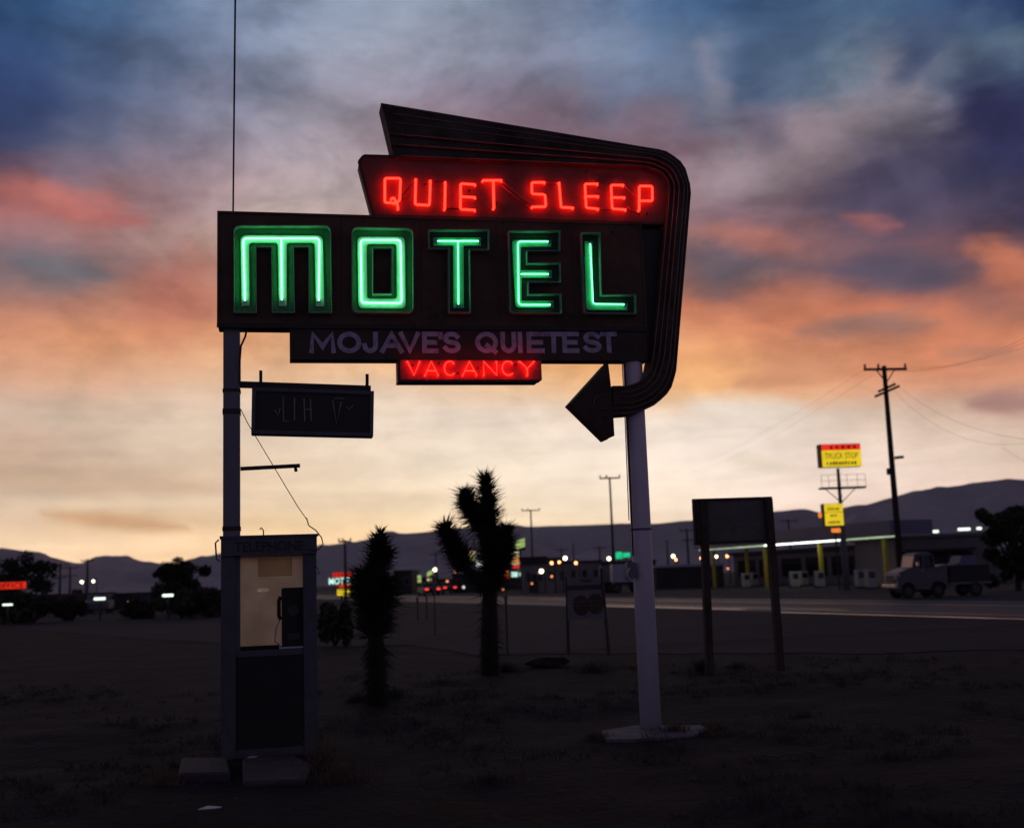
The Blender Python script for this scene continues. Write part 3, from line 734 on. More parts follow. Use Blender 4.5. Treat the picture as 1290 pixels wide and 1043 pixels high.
# ------------------------------------------------------------------ joshua trees
def spike(b, p, d, L, w):
    """one stiff tapering leaf"""
    d = d.normalized(); s = d.cross(Vector((random.gauss(0, 1), random.gauss(0, 1), random.gauss(0, 1))))
    if s.length < 1e-4: return
    s.normalize(); t = d.cross(s)
    q = p + d * L
    b.add([p + s * w / 2, p - s * w / 2 + t * w * .2, p + t * w * .45, q], [(0, 1, 3), (1, 2, 3), (2, 0, 3)])
def shag(b, path, f0, f1, n, L, w, tilt, jit=.35):
    """leaves round a limb path between fractions f0..f1; tilt: >0 towards the tip, <0 hanging"""
    P = [Vector(p) for p in path]; Ls = [0]
    for i in range(1, len(P)): Ls.append(Ls[-1] + (P[i] - P[i - 1]).length)
    for k in range(n):
        f = f0 + (f1 - f0) * random.random(); s = f * Ls[-1]
        i = min(max(j for j in range(len(Ls)) if Ls[j] <= s + 1e-9), len(P) - 2)
        t = (P[i + 1] - P[i]).normalized(); p = P[i].lerp(P[i + 1], (s - Ls[i]) / max(1e-6, Ls[i + 1] - Ls[i]))
        a = random.random() * 2 * PI; x = t.cross(Vector((.3, 1, .2))).normalized(); y = t.cross(x)
        rad = x * math.cos(a) + y * math.sin(a)
        L_ = L * (1.2 - .45 * f) if tilt > 0 else L
        tl_ = tilt + random.gauss(0, jit) + (1.2 * max(0, f - .9) * 10 * abs(tilt) if tilt > 0 else 0)
        spike(b, p, rad + t * tl_, L_ * (random.uniform(.45, 1.05) if random.random() < .8 else random.uniform(1.0, 1.6)), w)
def joshua(label, base_px, Y, limbs, thatch):
    base = hz(*base_px, Y); base.z = 0
    t = thing('joshua_tree', label, 'joshua tree', base)
    tr = MB(); cr = MB(); th = MB()
    for pts, r0, r1, leaf, n, L in limbs:
        P = [hz(x, y, Y + dy) - base for x, y, dy in pts]
        P[0].z = max(P[0].z, -.05) if P[0].z > .3 else -.05
        N = len(P); tr.tube(P, [r0 + (r1 - r0) * i / (N - 1) for i in range(N)], 10)
        if n: shag(cr, P, leaf, 1.0, n, L, .026, .45)
        if thatch: shag(th, P, 0.02, max(leaf, .3), int(n * .5) + thatch, L * .8, .018, -.9)
    tr.build('trunk', 'bark', t, True); cr.build('crown', 'leaf_dark', t)
    if th.v: th.build('dead_leaf_skirt', 'thatch', t)
    return t
joshua('branching joshua tree with four upturned spiky arms, in the middle', (617, 845), 19.2,
       [([(617, 848, 0), (616.5, 790, 0), (617, 735, 0), (619, 700, 0), (618, 668, 0), (614.5, 632, 0), (611.5, 603, 0)], .155, .04, .42, 3300, .32),
        ([(617, 690, 0), (608, 664, -.1), (597, 648, -.2), (588, 634, -.2), (586, 621, -.2)], .09, .06, .36, 2000, .29),
        ([(620, 735, 0), (628, 708, .1), (635, 688, .2), (637, 666, .2)], .13, .08, .10, 2000, .29),
        ([(622, 718, 0), (634, 705, .1), (643, 692, .1)], .07, .04, .2, 600, .20),
        ([(616, 738, 0), (603, 730, -.2), (591, 721, -.3), (581, 706, -.3), (573, 690, -.3), (566, 676, -.3), (560, 664, -.3)], .10, .05, .42, 2100, .30)], 25)
joshua('short shaggy joshua tree without side arms, left of the branching one', (475, 880), 15.2,
       [([(475, 884, 0), (474, 840, 0), (473, 790, 0), (473, 740, 0), (475, 705, 0), (478, 686, 0)], .13, .05, .42, 1900, .30),
        ([(477, 700, 0), (479, 670, 0)], .04, .02, .1, 360, .18),
        ([(473, 775, 0), (484, 748, -.1), (490, 730, -.1)], .08, .05, .1, 700, .34),
        ([(473, 780, 0), (463, 750, .1), (457, 722, .1)], .08, .05, .1, 700, .34),
        ([(474, 720, 0), (480, 705, .05), (492, 694, .1)], .05, .03, .1, 300, .19)], 1500)

# ------------------------------------------------------------------ broad trees and shrubs
def leaves(b, c, rad, n, size):
    for k in range(n):
        while True:
            p = Vector((random.uniform(-1, 1), random.uniform(-1, 1), random.uniform(-1, 1)))
            if p.length < 1: break
        p = Vector(c) + Vector((p.x * rad[0], p.y * rad[1], p.z * rad[2]))
        a = Vector((random.gauss(0, 1), random.gauss(0, 1), random.gauss(0, 1))).normalized()
        s = a.cross(Vector((random.gauss(0, 1), random.gauss(0, 1), random.gauss(0, 1)))).normalized()
        q = size * random.uniform(.6, 1.3)
        b.add([p - a * q, p + s * q * .45, p + a * q, p - s * q * .45], [(0, 1, 2, 3)])
def tree(label, px0, px1, pytop, Y, n=5000, size=.14, seed=1, group=None, bottom=.03):
    random.seed(seed)
    xm = (px0 + px1) / 2; topz = hz(xm, pytop, Y).z; base = hz(xm, 740, Y); base.z = 0
    hwid = (px1 - px0) / 2 / FPX * Y
    t = thing('broad_tree', label, 'tree', base, 0, group)
    tr = MB(); cr = MB()
    tr.tube([(0, 0, -.1), (.05, 0, topz * .2), (-.05, .05, topz * .45)], [hwid * .09, hwid * .07, hwid * .05], 8)
    K = 34
    for k in range(K):
        a = 2.4 * k + random.uniform(-.4, .4); rr = hwid * random.uniform(.1, .88)
        zc = topz * random.uniform(bottom, .88); zc = min(zc, topz * (1.0 - .34 * (rr / hwid) ** 1.5) - hwid * .08)
        c = (rr * math.cos(a), rr * math.sin(a), zc)
        tr.tube([(-.03, .02, topz * random.uniform(.2, .45)), (c[0] * .5, c[1] * .5, zc * .75), c], [hwid * .035, hwid * .02, hwid * .008], 5)
        s = hwid * random.uniform(.13, .33)
        leaves(cr, c, (s * random.uniform(.8, 1.3), s, s * random.uniform(.6, 1.0)), n // K, size * random.uniform(.7, 1.2))
    tr.build('trunk', 'bark', t); cr.build('crown', 'leaf', t)
    return t
tree('dark dense tree at the right edge behind the trailer', 1236, 1330, 616, 62, 9000, .15, 5)
tree('dark tree at the far left edge behind the red office sign', -25, 62, 692, 85, 7000, .17, 6)
tree('dark bushy tree between the far left lamps and the phone booth', 183, 268, 697, 80, 7000, .15, 8)
def shrub(label, px0, px1, pytop, Y, n=700, size=.07, seed=2, group=None, name='shrub', mat='brush', dome=True):
    random.seed(seed)
    xm = (px0 + px1) / 2; base = hz(xm, 745, Y); base.z = 0
    topz = max(.15, hz(xm, pytop, Y).z); hwid = (px1 - px0) / 2 / FPX * Y
    t = thing(name, label, 'shrub', base, 0, group)
    st = MB(); cr = MB()
    for k in range(14):
        a = random.random() * 2 * PI; rr = hwid * random.uniform(.1, .8); zc = topz * random.uniform(.16, .74)
        c = (rr * math.cos(a), rr * math.sin(a) * .8, zc)
        st.tube([(0, 0, -.02), (c[0] * .5, c[1] * .5, zc * .6), c], [.02, .012, .005], 4)
        leaves(cr, c, (hwid * random.uniform(.2, .4), hwid * .35, topz * random.uniform(.2, .32)), n // 10, size)
    st.build('stem', 'bark', t); cr.build('foliage', mat, t)
    return t
shrub('low dark bush behind the phone booth, beneath the distant motel sign', 396, 446, 757, 30, 1500, .10, 11)
G1 = 'dark bushes along the far left roadside'
for i, (a, c, y, Y, lb) in enumerate(((-10, 70, 742, 66, 'leftmost dark roadside bush, under the red office sign'), (66, 112, 750, 70, 'dark roadside bush left of the parked pale car'),
                                 (150, 205, 748, 68, 'dark roadside bush right of the parked pale car'), (196, 282, 738, 66, 'tall dark roadside bush below the bushy tree'),
                                 (236, 300, 744, 72, 'dark roadside bush touching the booth edge'))):
    shrub(lb, a, c, y, Y, 2600, .17, 20 + i, G1)
shrub('scrubby low brush at the foot of the card sign', 655, 726, 832, 20.5, 1500, .045, 31)

def tuft(label, px, py, h, n, w, seed, mat='drygrass'):
    random.seed(seed); base = ground(px, py)
    b = MB()
    for k in range(n):
        a = random.random() * 2 * PI; r_ = abs(random.gauss(0, w * .6)); p = Vector((r_ * math.cos(a) * 1.4, r_ * math.sin(a), -.005))
        d = Vector((random.gauss(0, .45), random.gauss(0, .45), 1)); spike(b, p, d, h * random.uniform(.5, 1.15), .009)
    o = b.build('grass_tuft', mat); o.location = base; tag(o, label, 'grass tuft', 'dry grass tufts by the sign')
tuft('dry grass tuft right against the round post foot', 850, 925, .16, 220, .11, 41)
tuft('dry grass tuft right of the footing edge', 895, 926, .12, 160, .12, 42)
tuft('dry grass tuft at the left end of the round post footing', 752, 932, .12, 160, .11, 43)
tuft('tall dry weeds at the right foot of the phone booth', 408, 968, .42, 120, .10, 44)
tuft('thick low weeds just right of the broken slab', 425, 985, .2, 300, .2, 45)
tuft('thin weeds left of the square slab', 205, 990, .16, 160, .16, 46)
tuft('dark weeds right of the shaggy joshua tree foot', 497, 879, .2, 260, .16, 51, 'brush')
tuft('dark weeds left of the shaggy joshua tree foot', 452, 884, .16, 200, .14, 52, 'brush')
tuft('dark weeds right of the branching joshua tree foot', 640, 846, .22, 260, .2, 53, 'brush')
tuft('dark weeds at the left billboard leg foot', 884, 846, .3, 240, .16, 54, 'brush')
tuft('dark weeds between the billboard legs', 928, 842, .14, 200, .2, 55, 'brush')
tuft('low dark weeds on the dirt below the card sign', 745, 846, .2, 260, .26, 56, 'brush')
tuft('low dark weeds between the joshua trees', 556, 862, .12, 220, .3, 57, 'brush')
tuft('small weeds on the open dirt right of the footing', 1010, 905, .1, 160, .22, 58, 'brush')
tuft('small weeds on the dirt in the lower right', 1120, 960, .12, 160, .22, 59, 'brush')
tuft('small weeds on the dirt in the lower middle', 620, 985, .1, 160, .2, 60, 'brush')
# ------------------------------------------------------------------ signs in the middle distance
# billboard seen from the back
pl, pr = ground(893, 848), ground(979, 843)
ba = math.atan2(pr.y - pl.y, pr.x - pl.x); wbb = (pr - pl).length
bill = thing('billboard', 'plain dark billboard seen from behind on two leaning wooden legs', 'billboard', pl, ba)
bx = Vector((math.cos(ba), math.sin(ba), 0))
def BL(px, py, Y=None):
    p = hz(px, py, pl.y + (pr.y - pl.y) * ((px - 893) / 86.)) - pl; return (p.dot(bx), p.z)
for a_, c_ in (((886, 630), (893, 850)), ((968, 628), (982, 845))):
    (u0, z0_), (u1, z1_) = BL(*a_), BL(*c_); b = MB(); b.bar((u0, -.03, z0_), (u1, -.03, -.1), .115, .09); b.build('leg', 'wood', bill)
q = [BL(876, 629), BL(973.5, 626), BL(976, 682), BL(878.5, 685.5)]
b = MB(); b.prism(q, -.065, -.02); bd = b.build('board', 'board_back', bill)
b = MB(); b.rim(inset(q, -.012), .05, -.08, -.005); b.build('board_frame', 'wood', bd)
# card sign
cl, cr_ = ground(716, 823), ground(767.5, 824)
ca = math.atan2(cr_.y - cl.y, cr_.x - cl.x)
card = thing('card_sign', 'small two-post sign with a credit card emblem of two overlapping discs', 'sign', cl, ca)
cx3 = Vector((math.cos(ca), math.sin(ca), 0)); cn3 = Vector((math.sin(ca), -math.cos(ca), 0))
def CL(px, py, d=0.):
    r = ray(px, py); o = EYE - cl; t = (d - o.dot(cn3)) / r.dot(cn3); p = o + r * t; return (p.dot(cx3), p.z)
for a_, c_ in (((714, 727), (716, 823)), ((757.5, 716), (768, 836))):
    (u0, z0_), (u1, z1_) = CL(*a_), CL(*c_); b = MB(); b.bar((u0, 0, z0_), (u1, 0, -.05), .045, .045); b.build('post', 'black', card)
q = [CL(716, 727.5), CL(757, 726), CL(758, 735.5), CL(716, 737)]
b = MB(); b.prism(q, .024, .04); tp = b.build('top_panel', 'card_board', card)
c0, c1 = CL(729, 731.5, .04), CL(745, 731, .04)
text('lettering', 'VISA', c1[0] - c0[0], .075, 'card_band', tp, ((c0[0] + c1[0]) / 2, -.043, (c0[1] + c1[1]) / 2), .0015, .03)
q = [CL(716, 737.5), CL(758, 736), CL(758.5, 742), CL(716, 743.5)]; b = MB(); b.prism(q, .024, .038); b.build('dark_band', 'card_band', card)
q = [CL(716, 744), CL(759, 742.5), CL(764, 779), CL(717, 780)]
b = MB(); b.prism(q, .024, .04); lp = b.build('logo_panel', 'card_board', card)
for (px, py, mt, dd) in ((750, 760.5, 'card_logo_b', .042), (732, 762.5, 'card_logo_a', .0445)):
    u, zz = CL(px, py, .04); r_ = 13.4 / FPX * 22
    b = MB(); b.prism([(u + r_ * 1.02 * math.cos(2 * PI * k / 28), zz + r_ * math.sin(2 * PI * k / 28)) for k in range(28)], .0405, dd); b.build('logo_disc', mt, lp)
for py0, py1 in ((757, 758.3), (761.6, 762.6)):
    q = [CL(722, py0 + 1, .046), CL(756, py0 - 1, .046), CL(756, py1 - 1, .046), CL(722, py1 + 1, .046)]
    b = MB(); b.prism(q, .045, .0475); b.build('logo_stripe', 'card_stripe', lp)

G2 = 'thin marker stakes on the vacant lot'
for px, y0, y1, w, lb in ((639.5, 748, 824, .035, 'thin marker stake right of the branching joshua tree trunk'), (526.5, 752, 781, .05, 'left of the two short marker stakes by the road'),
                          (538, 751, 779, .05, 'right of the two short marker stakes by the road'), (548.5, 733, 800, .03, 'tall thin stake between the two joshua trees')):
    p = ground(px + (y1 - y0) * 0.0, y1); zt_ = hz(px, y0, p.y).z
    t = thing('marker_stake', lb, 'stake', p, 0, G2)
    b = MB(); b.box(-w / 2, w / 2, -w / 2, w / 2, -.05, zt_); b.build('shaft', 'rust', t)
    b = MB(); b.box(-w * .9, w * .9, -w / 2 - .012, -w / 2 - .001, zt_ - .2 * zt_, zt_ - .01); b.build('reflector', 'board_back', t)
# ------------------------------------------------------------------ utility poles
def upole(label, px, pytop, Y, arms=((0, .95),), r=.16, armrz=0.2, insul=True, group='wooden utility poles in the distance', big=False):
    base = hz(px, pytop, Y); H = base.z; base.z = 0
    t = thing('utility_pole', label, 'utility pole', base, 0, group)
    b = MB(); b.tube([(0, 0, -.3), (0, 0, H * .5), (0, 0, H)], [r, r * .85, r * .65], 10); b.build('pole', 'pole', t, True)
    for (dz, hl, *tilt) in arms:
        a = armrz; tz = tilt[0] if tilt else 0
        e = Vector((math.cos(a), math.sin(a), 0)) * hl
        b = MB(); b.bar(Vector((0, -r, H - dz)) - e - Vector((0, 0, tz)), Vector((0, -r, H - dz)) + e + Vector((0, 0, tz)), .11, .13); arm = b.build('crossarm', 'pole', t)
        if insul and not tz:
            for s in (-.95, -.32, .95):
                c = Vector((0, -r, H - dz)) + e * s; b = MB(); b.tube([c + Vector((0, 0, .06)), c + Vector((0, 0, .16)), c + Vector((0, 0, .3))], [.05, .07, .05], 6); b.build('insulator', 'insul', arm)
            if big:
                for s in (-.45, .45):
                    b = MB(); b.bar((0, -r, H - dz - .75), Vector((0, -r, H - dz)) + e * s, .05); b.build('brace', 'pole', arm)
    return t, base, H
YP = 62
pt, pbase, pH = upole('tall dark utility pole behind the pale truck, crossarm at its top', 1113.5, 461, YP, ((.22, 1.22), (1.45, .72, .28), (1.25, .5, .2)), .19, .12, big=True, group=None)
b = MB(); p0 = hz(1124, 577, YP) - pbase; b.bar((p0.x + .1, -.1, p0.z), (p0.x + .55, -.25, p0.z + .02), .22, .14); b.build('street_light_head', 'black', pt)
b = MB(); b.tube([(0.1, 0, p0.z - .1), (p0.x + .2, -.15, p0.z)], .03, 6); b.build('light_arm', 'black', pt)
b = MB(); b.bbox(-.3, -.12, -.1, .1, p0.z - .9, p0.z - .55, .03); b.build('transformer_box', 'black', pt)
for lb, px, py, Y, arms in (('tall slim pole with a wide top bar, left of the round sign post', 768, 601, 105, ((.1, .95),)),
                            ('slim pole with top bar, just right of the branching joshua tree', 668.5, 642, 140, ((.1, 1.1),)),
                            ('slim pole rising from the distant red and white motel sign', 434.5, 680, 95, ((.15, .5),)),
                            ('leftmost of the three poles on the left skyline', 76, 709, 170, ((.3, 1.3), (2.2, .9))),
                            ('middle one of the three poles on the left skyline', 88.5, 713, 190, ((.3, 1.4), (1.6, 1.2))),
                            ('rightmost and tallest of the three poles on the left skyline', 110.5, 704, 170, ((.3, .9),)),
                            ('pole with crossarm just left of the billboard', 865, 666, 180, ((.3, 1.2), (1.8, .8))),
                            ('small pole with crossarm between the billboard and the yellow truck stop sign', 993, 654, 200, ((.3, 1.5),)),
                            ('small pole with crossarm right of the tall dark utility pole', 1153.5, 656, 150, ((.3, 1.2),)),
                            ('short faint pole with crossarm above the branching joshua tree left arm', 549, 697, 260, ((.3, 1.4),)),
                            ('faint pole behind the joshua tree trunk', 597, 678, 240, ((.2, 1.8),)),
                            ('faint pole above the dark warehouse', 707, 691, 260, ((.3, 1.2),)),
                            ('thin bare faint pole right of the dark warehouse pole', 722, 684, 280, ()),
                            ('faint pole just left of the tall slim pole', 755, 688, 230, ((.3, 1.2),)),
                            ('faint pole just right of the round sign post', 840, 681, 240, ((.2, .5),))):
    upole(lb, px, py, Y, arms, .13 if Y < 150 else .2, .05)
def wire(label, a, c, sag, r=.0045, group='power lines by the tall utility pole'):
    a, c = Vector(a), Vector(c); pts = [a.lerp(c, k / 14) - Vector((0, 0, sag * 4 * (k / 14) * (1 - k / 14))) for k in range(15)]
    tag(MB().tube(pts, r, 5).build('power_line', 'wire'), label, 'power line', group)
A0 = lambda px, py: hz(px, py, YP)
wire('uppermost thin power line leaving the tall pole to the right', A0(1143, 462), hz(1330, 403, 40), .6)
wire('second thin power line leaving the tall pole to the right', A0(1118, 466), hz(1330, 412, 41), .6)
wire('third thin power line leaving the tall pole to the right', A0(1088, 466), hz(1330, 424, 42), .5)
wire('lower power line dropping from the tall pole to the right edge', A0(1124, 480), hz(1320, 556, 36), .7)
wire('lowest slack line dropping from the tall pole to the right edge', A0(1122, 488), hz(1320, 552, 44), 1.3)
wire('thin power line running left from the tall pole crossarm', A0(1088, 466), hz(860, 590, 190), .8)
wire('second thin power line running left from the tall pole crossarm', A0(1103, 470), hz(870, 596, 190), .8)
wire('short thin service line on the right above the mountain', hz(1262, 563, 55), hz(1330, 600, 52), .1)
def marks(parent, loc, w, h, n, mat):
    r = random.Random(n * 7 + int(w * 10)); x = -w / 2; st = w / n
    for k in range(n):
        ww = st * r.uniform(.45, .72)
        b = MB(); b.box(loc[0] + x, loc[0] + x + ww, loc[1] - .002, loc[1] + .002, loc[2] - h / 2, loc[2] + h / 2 * r.uniform(.7, 1)); b.build('worn_letter', mat, parent); x += st
# ------------------------------------------------------------------ truck stop sign
YS = 80
pb = hz(1067, 742, YS); pb.z = 0
ts = thing('truck_stop_sign', 'tall pole sign with lit red and yellow cabinets and a railed catwalk', 'pole sign', pb, .06)
def TS(px, py): p = hz(px, py, YS) - pb; return (p.x, p.z)
_, zt_ = TS(1058, 590)
b = MB(); b.tube([(0, 0, -.2), (0, 0, TS(1066, 690)[1]), (0, 0, TS(1064, 640)[1]), (0, 0, zt_)], [.24, .23, .14, .11], 12); b.build('pole', 'bldg_grey', ts, True)
q0, q1 = TS(1035, 589), TS(1083, 559); ux = (q0[0], q1[0]); ox = -(ux[0] + ux[1]) / 2 * .0
b = MB(); b.box(ux[0] - .12, ux[1], -.16, .5, q0[1], q1[1] + .03); uc = b.build('upper_cabinet', 'black', ts)
zmid_ = TS(1058, 567)[1]
b = MB(); b.box(ux[0], ux[1], -.18, -.161, q0[1] + .01, zmid_ - .01); yf = b.build('yellow_face', 'sign_yellow', uc)
b = MB(); b.box(ux[0], ux[1], -.18, -.161, zmid_, q1[1]); b.build('red_face', 'sign_red', uc)
wd = ux[1] - ux[0]; cxm = (ux[0] + ux[1]) / 2
text('sign_text', 'TRUCK STOP', wd * .84, .42, 'amber_text', uc, (cxm, -.184, q0[1] + (zmid_ - q0[1]) * .66), .002, .0)
marks(uc, (cxm, -.184, q0[1] + (zmid_ - q0[1]) * .22), wd * .78, .24, 10, 'amber_text')
for k in range(5):
    b = MB(); xk = ux[0] + wd * (.22 + .15 * k); b.box(xk, xk + .16, -.184, -.181, zmid_ + .08, q1[1] - .1); b.build('red_mark', 'red_text', uc)
# catwalk
zc_ = TS(1060, 613.5)[1]; c0, c1 = TS(1032.5, 614), TS(1090, 613)
b = MB(); b.box(c0[0], c1[0], -.35, .35, zc_ - .12, zc_); cw = b.build('catwalk', 'rust', ts)
for x_ in (c0[0] + .03, c0[0] + .55, c0[0] + 1.2, c1[0] - 1.35, c1[0] - .6, c1[0] - .03):
    b = MB(); b.tube([(x_, -.33, zc_), (x_, -.33, zc_ + .85)], .014, 5); b.build('rail_post', 'rust', cw)
for hh in (.45, .85):
    b = MB(); b.tube([(c0[0], -.33, zc_ + hh), (c1[0], -.33, zc_ + hh)], .013, 5); b.build('rail', 'rust', cw)
for s in (-1, 1):
    b = MB(); b.bar((0.05 * s, -.2, zc_ - 1.05), (1.05 * s, -.2, zc_ - .13), .05); b.build('brace', 'rust', cw)
q0, q1 = TS(1038.5, 663), TS(1060, 634)
b = MB(); b.box(q0[0] - .1, q1[0], -.2, .3, q0[1], q1[1]); lc = b.build('lower_cabinet', 'black', ts)
b = MB(); b.box(q0[0], q1[0] - .01, -.22, -.201, q0[1] + .03, q1[1] - .02); b.build('yellow_face', 'sign_yellow', lc)
cxm = (q0[0] + q1[0]) / 2
for n_, f, ww in ((6, .76, .68), (3, .47, .4), (6, .17, .66)):
    marks(lc, (cxm, -.224, q0[1] + (q1[1] - q0[1]) * f), (q1[0] - q0[0]) * ww, .18, n_, 'amber_text')
b = MB(); b.box(q0[0], q1[0], -.226, -.222, q0[1] + (q1[1] - q0[1]) * .60, q0[1] + (q1[1] - q0[1]) * .625); b.build('divider', 'amber_text', lc)
q2, q3 = TS(1046, 671), TS(1057.5, 664.5)
b = MB(); b.bbox(q2[0] - .04, q3[0] + .04, -.2, .1, q2[1] - .05, q3[1], .05); ob = b.build('orange_box', 'black', ts)
b = MB(); b.bbox(q2[0], q3[0], -.22, -.201, q2[1], q3[1] - .04, .06); b.build('orange_face', 'sign_orange', ob)
b = MB(); b.sphere((q0[0] - .28, 0, (q0[1] + q1[1]) / 2), .13, sz=1.6); lk = b.build('beacon', 'sign_orange', lc)
b = MB(); b.tube([((q2[0] + q3[0]) / 2, -.05, q2[1] - .05), ((q2[0] + q3[0]) / 2, -.05, -.1)], .06, 6); b.build('thin_pole', 'rust', ts)
b = MB(); b.bar((q1[0] - .01, 0, q1[1] - .4), (0, 0, q1[1] - .4), .1); b.build('bracket', 'rust', ts)
# ------------------------------------------------------------------ gas station
RD = Vector((-.336, .942, 0)).normalized()            # direction of the highway
RN = Vector((RD.y, -RD.x, 0))
gA = Vector((hz(1124, 700, 84).x, 84, 0))
ga = math.atan2(-RD.y, -RD.x)                          # local +x runs towards the camera along the road
glen = 30.0
gs = thing('gas_station_canopy', 'long gas station canopy with lit fluorescent edge and yellow columns', 'gas station', gA + RD * glen, ga)
hC = hz(1120, 675, 84).z
# local: x 0..glen towards the viewer, local y: +y = left-hand side of +x
sgn = 1 if (Vector((-math.sin(ga), math.cos(ga), 0))).dot(-RN) > 0 else -1   # towards the road
def yy_(v): return sgn * v
b = MB(); b.box(0, glen, yy_(-3.8), yy_(0), hC + .12, hC + 1.15); b.build('canopy_roof', 'fascia', gs)
b = MB(); b.box(.1, glen - .1, yy_(-3.7), yy_(-.1), hC + .02, hC + .118); b.build('soffit', 'soffit', gs)
for k in range(10):
    b = MB(); b.box(.5 + k * 2.95, .5 + k * 2.95 + 2.75, yy_(-.62), yy_(-.30), hC - .075, hC + .018); b.build('light_tube', 'tube_canopy' if 3 < k < 8 else 'tube_dim', gs)
for xk in (1.5, 10.8, 11.6, 19.2, 27.6):
    b = MB(); b.box(xk - .13, xk + .13, yy_(-1.4), yy_(-1.14), 0, hC + .018); b.build('column', 'yellow', gs)
for xk in (4.5, 16.5, 25):
    b = MB(); b.box(xk - .13, xk + .13, yy_(-3.3), yy_(-3.04), 0, hC + .018); b.build('column', 'yellow', gs)
sb = thing('station_building', 'low dark station building with a row of windows under the canopy', 'building', gA + RD * glen, ga)
b = MB(); b.box(-14, 13, yy_(-20), yy_(-12.5), 0, 3.3); w_ = b.build('wall', 'bldg_mauve', sb)
b = MB(); b.box(-14.4, 13.4, yy_(-20.4), yy_(-12), 3.302, 3.6); b.build('roof', 'roof_dark', sb)
for k in range(6):
    b = MB(); xk = -13 + k * 4.4; b.rim([(xk, .8), (xk + 3.6, .8), (xk + 3.6, 2.7), (xk, 2.7)], .08, -yy_(-12.49), -yy_(-12.43)); wf = b.build('window', 'bldg_dark', sb)
    b = MB(); b.box(xk + .08, xk + 3.52, yy_(-12.49), yy_(-12.46), .88, 2.62); b.build('pane', 'glass_dark', wf)
G3 = 'white fuel pumps under the canopy'
def pump(label, loc):
    t = thing('fuel_pump', label, 'fuel pump', loc, ga + PI / 2, G3)
    b = MB(); b.bbox(-.34, .34, -.22, .22, .14, 1.35, .06); b.build('cabinet', 'pump_white', t)
    b = MB(); b.bbox(-.26, .26, -.24, -.221, .75, 1.2, .03); b.build('dial_face', 'glass_dark', t)
    b = MB(); b.box(-.4, .4, -.28, .28, -.02, .138); b.build('plinth', 'concrete', t)
    b = MB(); b.tube([(.345, 0, 1.1), (.44, 0, 1.0), (.46, 0, .5), (.40, 0, .35), (.36, 0, .8)], .025, 6); b.build('hose', 'tyre', t)
for px, Y, lb in ((940, 104, 'leftmost white fuel pump, near the left yellow column'), (951, 112, 'white fuel pump close behind the leftmost one'), (1001, 96, 'white fuel pump right of the billboard'),
                  (1013, 104, 'white fuel pump just right of the one beside the billboard'), (1033, 92, 'white fuel pump left of the truck stop sign pole'), (1084, 84, 'white fuel pump right of the truck stop sign pole'),
                  (1097, 80, 'rightmost white fuel pump, nearest the tall utility pole')):
    p = hz(px, 735, Y); p.z = 0; pump(lb, p)
# garage building behind the truck
YB = 92
g0, g1 = hz(1128, 700, YB), hz(1256, 700, YB); zt_ = hz(1190, 676, YB).z
gb = thing('garage_building', 'wide pale flat-roofed garage behind the truck with dark bays', 'building', (g0.x, YB, 0), -.03)
wg = g1.x - g0.x
b = MB(); b.box(0, wg, 0, 12, 0, zt_); b.build('wall', 'bldg_mauve', gb)
b = MB(); b.box(-.3, wg + .3, -.3, 12.3, zt_ + .002, zt_ + .25); b.build('roof', 'bldg_mauve', gb)
b = MB(); b.box(0.3, wg * .72, -1.6, -.003, 2.55, 2.75); b.build('awning', 'roof_dark', gb)
for k in range(3):
    b = MB(); b.box(.4 + k * 2.0, 2.1 + k * 2.0, -.06, -.003, 0.02, 2.5); b.build('garage_door', 'roof_dark', gb)
b = MB(); u0, u1 = hz(1133.5, 706, YB), hz(1145, 699.5, YB); b.box(u0.x - g0.x, u1.x - g0.x, -.12, -.062, u0.z, u1.z); b.build('lit_window', 'sign_lime', gb)
# fluorescent lamps on poles
def tube_lamp(label, px, py, Y, wpx, mat='tube_white', hpx=3.2, group='white fluorescent tube lamps'):
    p = hz(px, py, Y); w = wpx / FPX * Y; h = hpx / FPX * Y
    t = thing('tube_lamp', label, 'lamp', (p.x, p.y, 0), 0, group)
    b = MB(); b.tube([(0, .1, -.1), (0, .1, p.z)], .06, 6); b.build('pole', 'black', t)
    b = MB(); b.box(-w / 2, w / 2, -.12, .2, p.z + h * .55, p.z + h * .55 + .06); b.build('hood', 'black', t)
    b = MB(); b.bbox(-w / 2, w / 2, -.1, .1, p.z - h / 2, p.z + h / 2, h * .3); b.build('lamp', mat, t)
tube_lamp('left one of the white tube lamps above the garage roof', 1174.5, 669.5, 110, 15)
tube_lamp('middle white tube lamp above the garage roof', 1214.5, 666.5, 110, 15)
tube_lamp('short rightmost tube lamp above the garage roof, beside the tree', 1233.5, 665.5, 112, 5.5)
tube_lamp('white tube lamp at the far left, beneath the red office sign', 9.5, 761.5, 64, 11, hpx=2.2)
tube_lamp('bright tube lamp over the parked pale car on the left', 125.5, 754, 66, 13)
tube_lamp('tube lamp low on the trunk side of the bushy left tree', 211.5, 749.8, 64, 12.5)
tube_lamp('tube lamp seen through the phone booth glass', 331.5, 743, 70, 13, 'tube_canopy')
